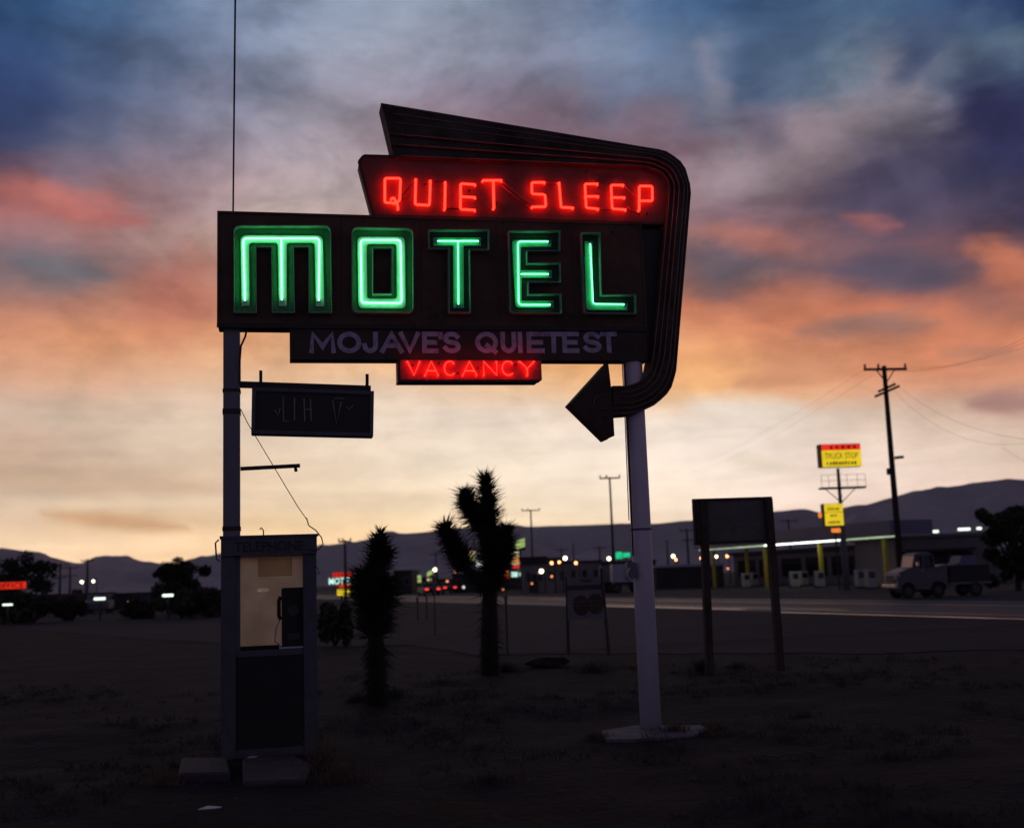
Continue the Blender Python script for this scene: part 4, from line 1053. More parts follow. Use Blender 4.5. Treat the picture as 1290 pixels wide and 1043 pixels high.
# ------------------------------------------------------------------ pickup truck and trailer
YT = 47
tp_ = ground(1164, 753)
YT = tp_.y; K = YT / FPX
trk = thing('pickup_truck', 'pale old pickup truck with dark tyres parked on the far side of the road', 'pickup truck', (tp_.x, tp_.y, 0), R(6))
TW = 1.45
def PX(px, py): return ((px - 1160) * K * .97, (752.5 - py) * K)
body = [PX(*p) for p in ((1127.5, 737), (1127, 716), (1129, 712), (1147, 706), (1154, 703.5), (1196, 700.5), (1196, 731), (1150, 740))]
def arch(cx, r):
    return [(cx + r * math.cos(a), PX(0, 744)[1] + r * math.sin(a)) for a in [PI - PI * k / 8 for k in range(9)]]
fwx, rwx = PX(1140.5, 0)[0], PX(1181, 0)[0]
ra = .40
zs = PX(0, 741.5)[1]
prof = [PX(1127.5, 740), PX(1127, 724), PX(1129.5, 720.3), PX(1141, 716), PX(1149, 714), PX(1164, 715.5), PX(1165, 717), PX(1194, 712), PX(1194, 740)]
low = [(rwx + .46, zs), ] + [(rwx + .40 * math.cos(a), PX(0, 742.5)[1] + .38 * math.sin(a)) for a in [k * PI / 8 for k in range(0, 9)]] + [(fwx + .46, zs)] + \
      [(fwx + .37 * math.cos(a), PX(0, 742.5)[1] + .36 * math.sin(a)) for a in [k * PI / 8 for k in range(0, 9)]]
b = MB(); b.prism(prof + low, -TW, 0); b.build('body', 'truck_paint', trk)
# roof, pillars and glass of the cab (narrower than the body)
cabp = [PX(1151, 703.6), PX(1154.5, 695.5), PX(1158, 694), PX(1172, 693.5), PX(1175, 695.5), PX(1176.5, 702.3)]
b = MB(); b.prism([PX(1152.5, 700.6), PX(1154, 698.3), PX(1158, 696.8), PX(1172.5, 696), PX(1177, 697.6), PX(1178, 700.2)], -TW + .16, -.16); b.build('cab_roof', 'truck_paint', trk)
for xa, xb_ in (((1150, 714), (1153.6, 700)), ((1163, 715.5), (1163.8, 700)), ((1179, 716), (1177.5, 700))):
    b = MB()
    for d in (.12, TW - .12):
        p, q = PX(*xa), PX(*xb_); b.bar((p[0], d, p[1]), (q[0], d, q[1]), .07, .06)
    b.build('pillar', 'truck_paint', trk)
b = MB(); p, q = PX(1149.2, 714), PX(1152.8, 700); b.add([(p[0], .14, p[1]), (p[0], TW - .14, p[1]), (q[0], TW - .14, q[1]), (q[0], .14, q[1])], [(0, 1, 2, 3)]); b.build('windscreen', 'lens', trk)
b = MB(); p, q = PX(1179.4, 715.6), PX(1178, 700); b.add([(p[0], .14, p[1]), (p[0], TW - .14, p[1]), (q[0], TW - .14, q[1]), (q[0], .14, q[1])], [(0, 1, 2, 3)]); b.build('rear_window', 'glass_dark', trk)
b = MB(); b.prism([PX(1151, 715.6), PX(1154, 700.2), PX(1176.8, 700.2), PX(1178.4, 716.3)], -TW + .2, -.2); b.build('cab_interior', 'glass_dark', trk)
for s in (.005, TW - .04):
    b = MB(); b.prism([PX(1151, 715.5), PX(1164, 716.5), PX(1164, 735), PX(1151, 735)], -s - .012 if s < 1 else -s - .05, -s + .02 if s < 1 else -s - .02); dr = b.build('door', 'truck_paint', trk)
    b = MB(); hx = PX(1161, 719); b.box(hx[0] - .06, hx[0] + .06, s - .045, s - .02, hx[1] - .015, hx[1] + .015); b.build('handle', 'chrome', dr)
x0 = PX(1127, 0)[0]
b = MB(); b.box(x0 - .035, x0 - .004, .3, TW - .3, PX(0, 732)[1], PX(0, 724)[1]); b.build('grille', 'black', trk)
b = MB(); b.bbox(x0 - .16, x0 - .04, -.02, TW + .02, PX(0, 739)[1], PX(0, 735)[1], .02); b.build('bumper', 'chrome', trk)
for y in (.18, TW - .18):
    b = MB(); b.wheel((x0 - .02, y, PX(0, 727)[1]), .10, .06, 14, 'x'); b.build('headlight', 'lens', trk)
b = MB(); b.box(x0 + .02, x0 + .12, -.05, -.003, PX(0, 725)[1], PX(0, 722)[1]); b.build('side_lamp', 'lens', trk)
b = MB(); b.box(PX(1127, 0)[0] + .3, PX(1193, 0)[0] - .2, .25, TW - .25, PX(0, 745)[1], PX(0, 738.5)[1]); b.build('chassis', 'black', trk)
b = MB(); b.box(PX(1152, 0)[0], PX(1152, 0)[0] + .1, -.22, -.06, PX(0, 713)[1], PX(0, 708)[1]); b.build('wing_mirror', 'chrome', trk)
def add_wheel(parent, x, y, r, w, n='wheel'):
    b = MB(); b.wheel((x, y, r), r, w); wh = b.build(n, 'tyre', parent, False)
    b = MB(); b.wheel((x, y - w * .5 - .004, r), r * .55, .02, 14); b.build('rim', 'hub', wh)
for x in (fwx, rwx):
    for y in (.12, TW - .12): add_wheel(trk, x, y, .33, .2)
trl = thing('utility_trailer', 'dark box trailer standing right behind the pale pickup truck', 'trailer', (tp_.x, tp_.y, 0), R(6))
q0, q1 = PX(1198, 735), PX(1252, 714)
b = MB(); b.box(q0[0], q1[0], .05, TW - .05, q0[1], q1[1]); b.build('box', 'trailer_dark', trl)
b = MB(); b.box(q0[0] - .05, q1[0] + .05, 0, TW, q0[1] - .08, q0[1] - .002); b.build('frame_rail', 'bldg_grey', trl)
q2, q3 = PX(1210, 713.8), PX(1240, 702)
b = MB(); b.prism([q2, (q3[0], q2[1]), (q3[0], q3[1]), (q2[0] + .35, q3[1]), (q2[0] + .2, q2[1] + .1), (q2[0], q2[1] + .06)], -1.3, -.3); b.build('tarp_load', 'fascia', trl)
add_wheel(trl, PX(1231, 0)[0], .1, .34, .2); add_wheel(trl, PX(1231, 0)[0], TW - .1, .34, .2)
b = MB(); b.bar((q0[0], TW / 2, q0[1] - .05), (PX(1190, 0)[0], TW / 2, .5), .07); b.build('drawbar', 'black', trl)
# ------------------------------------------------------------------ distant motel sign
YM = 110
mb_ = hz(430, 756, YM)
ms = thing('small_motel_sign', 'small distant motel sign with red, white and yellow lit panels', 'motel sign', (mb_.x, YM, 0), .05)
def MS(px, py): p = hz(px, py, YM); return (p.x - mb_.x, p.z)
b = MB(); b.tube([(.0, .15, -.1), (0, .15, MS(430, 722)[1])], .1, 8); b.build('post', 'black', ms)
def mbox(nm, x0, y0, x1, y1, mat, d=.2):
    a, c = MS(x0, y1), MS(x1, y0); b = MB(); b.bbox(a[0], c[0], -.02, d, a[1], c[1], .06); bk = b.build(nm, 'black', ms)
    b = MB(); b.bbox(a[0] + .06, c[0] - .06, -.05, -.021, a[1] + .05, c[1] - .05, .05); b.build('lit_face', mat, bk); return bk, a, c
bk, a, c = mbox('top_panel', 418.5, 720, 444, 727.5, 'sign_red')
marks(bk, ((a[0] + c[0]) / 2, -.056, (a[1] + c[1]) / 2), (c[0] - a[0]) * .75, .26, 5, 'red_text')
a, c = MS(414, 736.5), MS(443, 727)
b = MB(); b.box(a[0], c[0], 0, .2, a[1], c[1]); bk = b.build('name_board', 'black', ms)
text('lettering', 'MOTEL', (c[0] - a[0]) * .97, .62, 'sign_mint', bk, ((a[0] + c[0]) / 2, -.03, (a[1] + c[1]) / 2), .02, .03)
mbox('lower_red_panel', 426, 735.5, 442.5, 740.5, 'sign_red')
mbox('yellow_panel', 424, 741, 441, 751, 'sign_yellow')
# red office sign
YO = 78
p0, p1 = hz(-12, 743.5, YO), hz(33.5, 731.5, YO)
of = thing('office_sign', 'red lit office sign cut by the left edge of the view', 'sign', (p1.x, YO, 0), 0)
b = MB(); b.bbox(p0.x - p1.x, 0, 0, .25, p0.z, p1.z, .03); ob = b.build('cabinet', 'black', of)
b = MB(); b.bbox(p0.x - p1.x + .04, -.04, -.03, -.001, p0.z + .05, p1.z - .05, .02); b.build('lit_face', 'sign_red', ob)
text('lettering', 'OFFICE', 1.9, .36, 'red_text', ob, (-1.12, -.036, (p0.z + p1.z) / 2), .003, .015)
for x_ in (-.4, -2.1):
    b = MB(); b.tube([(x_, .12, -.1), (x_, .12, p0.z + .02)], .05, 6); b.build('post', 'black', of)
# ------------------------------------------------------------------ distant street lamps (each its own)
def street_lamp(label, px, py, Y, rpx, mat, group='lit lamps along the distant highway'):
    p = hz(px, py, Y); r = max(.05, rpx / FPX * Y)
    t = thing('street_lamp', label, 'street lamp', (p.x, p.y, 0), 0, group)
    b = MB(); b.tube([(.35, .3, -.1), (.33, .3, max(.3, p.z)), (.2, .2, p.z + .25 + r), (0, 0, p.z + .12 + r)], .07, 6); b.build('pole', 'black', t)
    b = MB(); b.sphere((0, 0, p.z), r); b.build('lamp', mat, t, True)
for px, py, Y, r, mt, lb in (
    (682, 719.5, 118, 2.6, 'lamp_white', 'brightest white lamp left of the card sign'), (695, 709, 119, 1.9, 'lamp_orange', 'upper of two orange lamps above each other near the warehouse'),
    (704.5, 708, 120, 1.7, 'lamp_orange', 'small peach lamp between an orange lamp and a white lamp'), (712, 703, 180, 2.4, 'lamp_white', 'white lamp high over the dark warehouse'),
    (725.5, 709, 119, 1.9, 'lamp_orange', 'orange lamp above the top of the card sign'), (695, 726, 117, 1.5, 'lamp_dim', 'dim orange lamp low against the warehouse wall'),
    (767, 703.5, 150, 2.3, 'lamp_white', 'white lamp left of the green lit sign'), (848, 700.5, 170, 2.2, 'lamp_white', 'white lamp right of the round sign post'),
    (851.5, 705, 168, 1.6, 'lamp_orange', 'orange lamp right under the white one past the round post'), (883.5, 703, 170, 1.8, 'lamp_orange', 'lamp just left of the billboard leg'),
    (902.5, 701, 180, 1.7, 'lamp_white', 'left lamp of two between the billboard legs'), (916, 700.5, 180, 1.8, 'lamp_orange', 'right lamp of two between the billboard legs'),
    (917, 716, 150, 1.4, 'lamp_dim', 'dim low lamp between the billboard legs'), (930, 719.5, 140, 1.9, 'lamp_orange', 'low orange lamp beside the left yellow column'),
    (628, 733, 130, 1.9, 'lamp_orange', 'orange lamp touching the right side of the joshua tree trunk'), (633.5, 742, 125, 1.4, 'lamp_dim', 'dim amber lamp low beside the joshua tree trunk'),
    (548, 717.5, 170, 2.3, 'lamp_white', 'white lamp high between the two joshua trees'), (563.5, 732, 160, 1.5, 'lamp_dim', 'dim orange lamp below the left joshua arm'),
    (573.5, 720, 170, 1.5, 'lamp_dim', 'dim pink lamp close under the left joshua arm'), (584, 739.5, 150, 1.8, 'sign_white', 'bluish white lamp left of the joshua trunk'),
    (103, 733, 150, 1.9, 'lamp_white', 'left one of the two white lamps by the left skyline poles'), (117.5, 732, 150, 1.7, 'lamp_white', 'right one of the two white lamps by the left skyline poles'),
    (162, 757, 80, .7, 'lamp_orange', 'tiny lamp among the dark bushes right of the pale car'),
    (520, 741, 190, 1.3, 'lamp_dim', 'dim lamp low between the shaggy tree and the red tail lights'), (610, 727, 200, 1.2, 'lamp_dim', 'dim lamp just left of the branching tree trunk'),
    (670, 735, 116, 1.2, 'lamp_dim', 'dim lamp low at the left end of the warehouse'), (742, 712, 220, 1.3, 'lamp_orange', 'small orange lamp above the right end of the warehouse'),
    (862, 714, 160, 1.2, 'lamp_orange', 'small orange lamp above the pale-edged shed'), (895, 713, 190, 1.1, 'lamp_dim', 'small dim lamp beside the left billboard leg'), (493, 745, 160, 1.2, 'lamp_orange', 'small orange lamp right of the oncoming headlights'),
    (662, 683, 200, .1, 'black', 'unlit cobra head lamp against the pale sky left of the tall slim pole')):
    if lb.startswith('unlit'): continue
    street_lamp(lb, px, py, Y, r, mt)
# ------------------------------------------------------------------ distant shop signs
def lit_sign(label, x0, y0, x1, y1, Y, mats, group='lit shop signs down the highway', rz=0., tilt=0.):
    a, c = hz(x0, y1, Y), hz(x1, y0, Y); w = c.x - a.x
    t = thing('shop_sign', label, 'lit sign', ((a.x + c.x) / 2, Y, 0), rz, group)
    b = MB(); b.tube([(0, .2, -.1), (0, .2, a.z + .1)], .09, 6); b.build('post', 'black', t)
    b = MB(); b.box(-w / 2 - .05, w / 2 + .05, 0, .3, a.z - .05, c.z + .05); cb = b.build('cabinet', 'black', t)
    n = len(mats); h = (c.z - a.z) / n
    for k, mt in enumerate(mats):
        b = MB(); z0 = c.z - (k + 1) * h; s = tilt * w
        b.prism([(-w / 2, z0 + .04), (w / 2, z0 + .04 + s), (w / 2, z0 + h - .04 + s), (-w / 2, z0 + h - .04)], .002, .05); b.build('lit_face', mt, cb)
lit_sign('cream upright lit sign in the crook of the left joshua arm', 591, 694, 599, 706.5, 160, ['sign_cream', 'sign_cream', 'sign_lime'])
lit_sign('round-cornered pale lit sign against the joshua trunk', 600, 706, 609, 714, 150, ['sign_white'])
lit_sign('tilted yellow-green sign right of the joshua tree', 650, 681, 661, 693, 170, ['sign_lime'], tilt=.35)
lit_sign('narrow stacked cream and red sign right of the joshua tree', 645.5, 694, 653.5, 716, 165, ['sign_cream', 'sign_cream', 'sign_orange', 'sign_cream', 'sign_red'])
lit_sign('small orange and red sign low beside the joshua trunk', 633.5, 717, 640.5, 729, 150, ['sign_orange', 'sign_orange', 'sign_red'])
lit_sign('small mint sign under the stacked sign', 644, 719.5, 652, 727, 155, ['sign_mint'])
lit_sign('pale mint sign beside the small mint one', 654.5, 720, 660, 726, 152, ['sign_mint'])
lit_sign('green lit sign left of the round sign post', 776, 694.5, 783.5, 704.5, 140, ['sign_green'])
lit_sign('dim flat green sign right next to the bright green one', 784.5, 695.5, 793.5, 702.5, 150, ['sign_green'])
lit_sign('upright lime sign between the two joshua trees', 525.5, 724, 530.5, 734, 170, ['sign_lime', 'sign_lime'])
lit_sign('slanted lime sign left of the high white lamp', 538, 720.5, 545, 727, 170, ['sign_lime'], tilt=.5)
lit_sign('small pale sign under the slanted lime sign', 538, 728, 543.5, 732, 172, ['sign_cream'])
# ------------------------------------------------------------------ cars on the highway
def car(name, label, px, Y, rz, mat, lights, group):
    base = hz(px, 745, Y); base.z = 0
    t = thing(name, label, 'car', base, rz, group)
    w = .88
    # local -y faces the viewer
    prof = [(-2.2, .35), (-2.25, .75), (-2.1, .92), (-1.1, 1.0), (-.6, 1.42), (.9, 1.42), (1.5, .98), (2.15, .9), (2.2, .35)]
    b = MB(); b.prism_x(fillet(prof, {1: .1, 2: .12, 3: .15, 4: .2, 5: .2, 6: .2, 7: .1}, 3), -w, w); b.build('body', mat, t)
    b = MB(); b.add([(-.72, -1.04, 1.035), (.72, -1.04, 1.035), (.66, -.68, 1.36), (-.66, -.68, 1.36)], [(0, 1, 2, 3)]); b.build('rear_window', 'glass_dark', t)
    for sx in (-1, 1):
        b = MB(); b.add([(sx * (w + .004), -.95, 1.03), (sx * (w + .004), 1.35, 1.03), (sx * (w + .004), .85, 1.36), (sx * (w + .004), -.55, 1.36)], [(0, 1, 2, 3)]); b.build('side_window', 'glass_dark', t)
        for y in (-1.35, 1.35):
            b = MB(); b.wheel((sx * (w - .1), y, .31), .31, .22, 14, 'x'); b.build('wheel', 'tyre', t)
        if lights:
            b = MB()
            if lights == 'tail': b.box(sx * .45, sx * .84, -2.30, -2.252, .66, .84)
            else: b.sphere((sx * .62, -2.27, .7), .13)
            b.build('taillight' if lights == 'tail' else 'headlight', 'tail_red' if lights == 'tail' else 'lamp_white', t)
GC = 'cars on the distant highway'
car('sedan_car', 'oncoming car with white headlights beside the shaggy joshua tree', 483, 150, .35, 'car_dark', 'head', GC)
car('sedan_car', 'dark car with red tail lights nearest the shaggy joshua tree', 503, 165, .3, 'car_dark', 'tail', GC)
car('sedan_car', 'car with a broad glowing red rear between the two joshua trees', 540, 130, .28, 'car_dark', 'tail', GC)
car('sedan_car', 'dark car with tail lights under the left joshua arm', 563, 150, .25, 'car_dark', 'tail', GC)
car('sedan_car', 'pale rounded car parked under the bright left tube lamp', 126, 92, .25, 'car_pale', None, None)
# ------------------------------------------------------------------ far buildings
def block(name, label, x0, x1, ytop, Y, depth, mat, roofmat='roof_dark', wins=0, rz=0., cat='building', group=None, win='glass_dark', door=True):
    a, c = hz(x0, ytop, Y), hz(x1, ytop, Y); w = c.x - a.x; h = hz((x0 + x1) / 2, ytop, Y).z
    t = thing(name, label, cat, (a.x, Y, 0), rz, group)
    b = MB(); b.box(0, w, 0, depth, -.2, h - .25); b.build('wall', mat, t)
    b = MB(); b.box(-.15, w + .15, -.15, depth + .15, h - .248, h); b.build('roof', roofmat, t)
    for k in range(wins):
        xk = w * (k + .5) / wins; ww = min(1.6, w / wins * .5); zc = min(h * .55, 1.9)
        b = MB(); b.rim([(xk - ww / 2, zc - .6), (xk + ww / 2, zc - .6), (xk + ww / 2, zc + .5), (xk - ww / 2, zc + .5)], .07, .002, .06); wf = b.build('window', 'bldg_grey', t)
        b = MB(); b.box(xk - ww / 2 + .07, xk + ww / 2 - .07, -.03, -.003, zc - .53, zc + .43); b.build('pane', win, wf)
    if door:
        b = MB(); b.box(w * .08, w * .08 + 1.0, -.05, -.002, 0, 2.0); b.build('door', 'roof_dark', t)
    return t
block('warehouse_building', 'long dark grey warehouse behind the card sign', 658, 757, 707, 125, 15, 'bldg_grey', wins=7)
block('shop_building', 'dark raised shop roof left of the brightest white lamp', 655, 688, 701, 140, 12, 'bldg_dark', wins=2)
block('shop_building', 'dark square building right of the shaggy joshua tree', 496, 518, 718, 160, 12, 'bldg_dark', wins=2)
block('shop_building', 'dark building beneath the left joshua arm', 570, 618, 722, 150, 12, 'bldg_dark', wins=3)
block('freight_shed', 'long dark shed with a pale roof edge right of the round post', 826, 912, 710.5, 118, 10, 'bldg_dark', 'white_metal', wins=0, rz=.06)
block('low_building', 'long low dark building on the left beyond the road', 70, 330, 745, 110, 14, 'bldg_dark', wins=6)
block('low_building', 'low dark building at the far left behind the office sign', -60, 72, 750, 100, 14, 'bldg_dark', wins=3)
block('shop_building', 'low dark shop right of the leftmost short marker stakes', 519, 545, 727, 190, 12, 'bldg_dark', wins=2)
block('shop_building', 'small dark shop behind the slanted lime sign', 545, 571, 729, 200, 12, 'bldg_dark', wins=2)
block('shop_building', 'dark flat shop behind the joshua tree trunk', 619, 655, 719, 170, 12, 'bldg_dark', wins=2)
block('shop_building', 'tall dark shop far behind the warehouse', 690, 716, 702, 200, 12, 'bldg_dark', wins=2)
block('shop_building', 'dark shop far behind the box trailers', 757, 826, 706, 190, 12, 'bldg_dark', wins=3)
# trailers
def box_trailer(label, x0, x1, ytop, Y, mat):
    a, c = hz(x0, ytop, Y), hz(x1, ytop, Y); w = c.x - a.x; h = a.z
    t = thing('box_trailer', label, 'trailer', (a.x, Y, 0), 0, 'parked box trailers')
    b = MB(); b.bbox(0, w, 0, 2.5, .95, h, .12); b.build('box', mat, t)
    b = MB(); b.box(.1, w - .1, .3, 2.2, .75, .945); b.build('chassis', 'black', t)
    for x in (w * .14, w * .84):
        for y in (.2, 2.2): add_wheel(t, x, y, .45, .28)
    b = MB(); b.box(w * .45, w * .45 + .9, -.03, -.002, 1.1, min(h - .2, 2.9)); b.build('side_door', 'bldg_grey', t)
box_trailer('pale box trailer left of the round sign post', 771, 806, 711, 100, 'white_metal')
box_trailer('shorter pale box trailer behind the tall slim pole', 757, 769.5, 712.5, 104, 'bldg_grey')

# ------------------------------------------------------------------ ground, road, mountains
def fb(x, y, s, o=4):
    return mnoise.fractal(Vector((x * s, y * s, .37)), 1.0, 2.0, o)
b = MB()
ys = [-12, -6, -2]; y = 0.0
while y < 30: ys.append(y); y += .22 + .012 * y
while y < 9000: ys.append(y); y *= 1.13
NX = 150; rows = []
for y in ys:
    half = max(16, abs(y) * .75 + 12); row = []
    for i in range(NX + 1):
        x = -half + 2 * half * i / NX
        f = max(0, min(1, (21 - y) / 6)) if y < 60 else 0
        near = max(0, 1 - abs(y - 11) / 13)
        z = (fb(x, y, .35) * .06 + fb(x + 40, y, 1.6, 5) * .03) * f - .006 * (1 - f)
        for q in (LB, RB, bc):
            d = math.hypot(x - q.x, y - q.y); z *= min(1, max(0, (d - .4) / 1.2)) if d < 1.6 else 1
        row.append(len(b.v)); b.v.append((x, y, z))
    rows.append(row)
for r0, r1 in zip(rows, rows[1:]):
    for i in range(NX): b.f.append((r0[i], r0[i + 1], r1[i + 1], r1[i]))
def ground_mat():
    mt = pmat('desert_dirt', (0.026, 0.026, 0.035), 0.95, var=0.7, scale=.7, bump=0.0, stain=(0.009, 0.009, 0.012), spec=.2)
    nt = mt.node_tree; bs = nt.nodes['Principled BSDF']
    tc = nt.nodes.new('ShaderNodeTexCoord')
    n = nt.nodes.new('ShaderNodeTexNoise'); n.inputs['Scale'].default_value = 9; n.inputs['Detail'].default_value = 9; n.inputs['Roughness'].default_value = .7
    v = nt.nodes.new('ShaderNodeTexVoronoi'); v.inputs['Scale'].default_value = 14
    nt.links.new(tc.outputs['Object'], n.inputs['Vector']); nt.links.new(tc.outputs['Object'], v.inputs['Vector'])
    ad = nt.nodes.new('ShaderNodeMath'); ad.operation = 'MULTIPLY_ADD'; ad.inputs[1].default_value = -.35
    nt.links.new(v.outputs['Distance'], ad.inputs[0]); nt.links.new(n.outputs['Fac'], ad.inputs[2])
    bp = nt.nodes.new('ShaderNodeBump'); bp.inputs['Strength'].default_value = 1.0; bp.inputs['Distance'].default_value = .10
    nt.links.new(ad.outputs[0], bp.inputs['Height']); nt.links.new(bp.outputs['Normal'], bs.inputs['Normal'])
    return mt
tag(b.build('ground', ground_mat(), None, True), kind='structure')

def asphalt(name, col, rough, spec=.5, patch=None):
    mt = pmat(name, col, rough, var=.3, scale=.25, bump=.25, bscale=30, spec=spec, stain=patch)
    return mt
# paved apron in front of the highway: ragged near edge
edge = [(-200, 778), (0, 790), (150, 802), (300, 812), (420, 815), (520, 812), (600, 826), (700, 824), (800, 823), (900, 824), (1000, 822), (1100, 823), (1200, 821), (1290, 819), (1500, 812)]
E = []
rng = random.Random(9)
for (xa, ya), (xb_, yb_) in zip(edge, edge[1:]):
    for k in range(12):
        f = k / 12; p = ground(xa + (xb_ - xa) * f, ya + (yb_ - ya) * f); p.y += fb(p.x, 3.3, .5) * .5 + fb(p.x, 8., 2.5) * .18; E.append(p)
def strip_pt(cn, s): return RN * cn + RD * s     # cn: distance from the eye across the road, s along it
b = MB(); far = []
for p in E:
    b.v.append((p.x, p.y, .004)); 
n0 = len(E)
for p in E:
    # far side: on the near kerb line of the highway
    cn = 23.4; s = p.dot(RD); q = strip_pt(cn, s)
    if q.x < p.x - 40 or q.y < p.y: q = p + Vector((0, 8, 0))
    b.v.append((q.x, max(q.y, p.y + .5), .004))
for i in range(n0 - 1): b.f.append((i, i + 1, n0 + i + 1, n0 + i))
tag(b.build('parking_lot', asphalt('worn_apron_asphalt', (0.028, 0.030, 0.047), .95, .1, (0.022, 0.022, 0.033))), kind='structure')
def strip(name, c0, c1, s0, s1, z, mat, n=40):
    b = MB()
    for k in range(n + 1):
        s = s0 + (s1 - s0) * (k / n) ** 1.5
        p, q = strip_pt(c0, s), strip_pt(c1, s); b.v += [(p.x, p.y, z), (q.x, q.y, z)]
    for k in range(n): b.f.append((2 * k, 2 * k + 1, 2 * k + 3, 2 * k + 2))
    return b.build(name, mat)
tag(strip('road', 23.4, 34, -60, 900, .010, asphalt('highway_asphalt', (0.045, 0.040, 0.05), .62, .26, (0.03, 0.027, 0.034))), kind='structure')
tag(strip('road', 34.1, 60, -40, 300, .008, asphalt('forecourt_concrete', (0.042, 0.04, 0.05), .9, .15, (0.026, 0.025, 0.03))), kind='structure')
mk = pmat('worn_road_paint_and_light_streak', (0.62, 0.55, 0.46), .35, var=.2, scale=.6, bump=0, stain=(0.25, 0.22, 0.2))
for c0, s0, s1 in ((24.75, -20, 200), (32.5, -10, 400)):  # painted lines; the near one stands in for car light streaks
    tag(strip('road_line_and_light_streak', c0, c0 + .13, s0, s1, .0145, mk), kind='structure')
# added pale metallic strips standing in for streaks of car light
streak_mat = pmat('car_light_streak', (0.62, 0.52, 0.42), .30, metal=.85, var=.35, scale=.12, bump=.05, bscale=3, spec=1.0)
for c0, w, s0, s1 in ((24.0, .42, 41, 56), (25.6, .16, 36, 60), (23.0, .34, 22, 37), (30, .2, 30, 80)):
    tag(strip('road_line_and_light_streak', c0, c0 + w, s0, s1, .0140, streak_mat), kind='structure')

# mountains: ridge profile seen from here, built as a ridge with real depth
def mountains(name, ridge, dist, footd, mat, zamp, seed):
    b = MB(); pts = []
    P = [hz(x, y, dist) for x, y in ridge]
    NXm = 260; xs = [P[0].x + (P[-1].x - P[0].x) * i / NXm for i in range(NXm + 1)]
    def rz_(x):
        for a, c in zip(P, P[1:]):
            if a.x <= x <= c.x: f = (x - a.x) / (c.x - a.x); return a.z + (c.z - a.z) * f
        return P[-1].z
    NR = 34
    for j in range(NR + 1):
        f = j / NR
        for x in xs:
            if f <= .62:
                g = f / .62; yv = dist - footd * (1 - g); k = g ** 1.25
            else:
                g = (f - .62) / .38; yv = dist + footd * .8 * g; k = 1 - g
            sc_ = yv / dist
            rg = mnoise.ridged_multi_fractal(Vector((x * .0016 + seed, yv * .0011, seed)), 1.0, 2.1, 5, 1.0, 2.0)
            h = rz_(x) * k + (rg - 1.1) * zamp * min(1, 3 * k * (1 - min(1, k * (1 if f > .62 else 1)) * .86)) * (0.35 if abs(f - .62) < .03 else 1)
            b.v.append((x * sc_, yv, max(-3, h * (sc_ if f <= .62 else 1)) if f < 1 else -5))
    for j in range(NR):
        for i in range(NXm): q = j * (NXm + 1) + i; b.f.append((q, q + 1, q + NXm + 2, q + NXm + 1))
    tag(b.build(name, mat, None, True), kind='structure')
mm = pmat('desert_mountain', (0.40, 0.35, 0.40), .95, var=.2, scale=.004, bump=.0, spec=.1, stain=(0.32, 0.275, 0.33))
mm2 = pmat('far_desert_mountain', (0.46, 0.40, 0.45), .95, var=.15, scale=.004, bump=.0, spec=.1)  # far ridge paler than the near one: haze put into its base colour
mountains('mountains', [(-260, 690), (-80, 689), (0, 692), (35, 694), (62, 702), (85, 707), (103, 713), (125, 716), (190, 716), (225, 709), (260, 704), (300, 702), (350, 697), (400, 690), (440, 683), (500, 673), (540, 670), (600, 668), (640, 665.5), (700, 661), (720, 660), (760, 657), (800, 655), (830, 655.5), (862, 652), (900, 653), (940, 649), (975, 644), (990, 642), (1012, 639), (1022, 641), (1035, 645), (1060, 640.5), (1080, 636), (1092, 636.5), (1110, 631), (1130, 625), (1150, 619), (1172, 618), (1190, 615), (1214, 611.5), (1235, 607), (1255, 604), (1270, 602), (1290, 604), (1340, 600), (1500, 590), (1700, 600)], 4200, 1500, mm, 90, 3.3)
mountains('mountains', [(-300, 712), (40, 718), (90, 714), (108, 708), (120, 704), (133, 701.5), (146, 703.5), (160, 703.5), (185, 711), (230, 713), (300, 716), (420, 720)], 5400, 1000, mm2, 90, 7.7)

# evening air: an even thin haze over the whole valley
b = MB(); b.box(-4700, 4700, -60, 6500, -9, 460)
hm = bpy.data.materials.new('evening_haze'); hm.use_nodes = True
hn = hm.node_tree; hn.nodes.remove(hn.nodes['Principled BSDF'])
pv = hn.nodes.new('ShaderNodeVolumePrincipled'); pv.inputs['Color'].default_value = (.92, .86, .84, 1); pv.inputs['Density'].default_value = 2.6e-5; pv.inputs['Anisotropy'].default_value = .55
hn.links.new(pv.outputs[0], hn.nodes['Material Output'].inputs['Volume'])
tag(b.build('haze', hm), 'thin dusk haze filling the air over the valley', 'haze', kind='stuff')

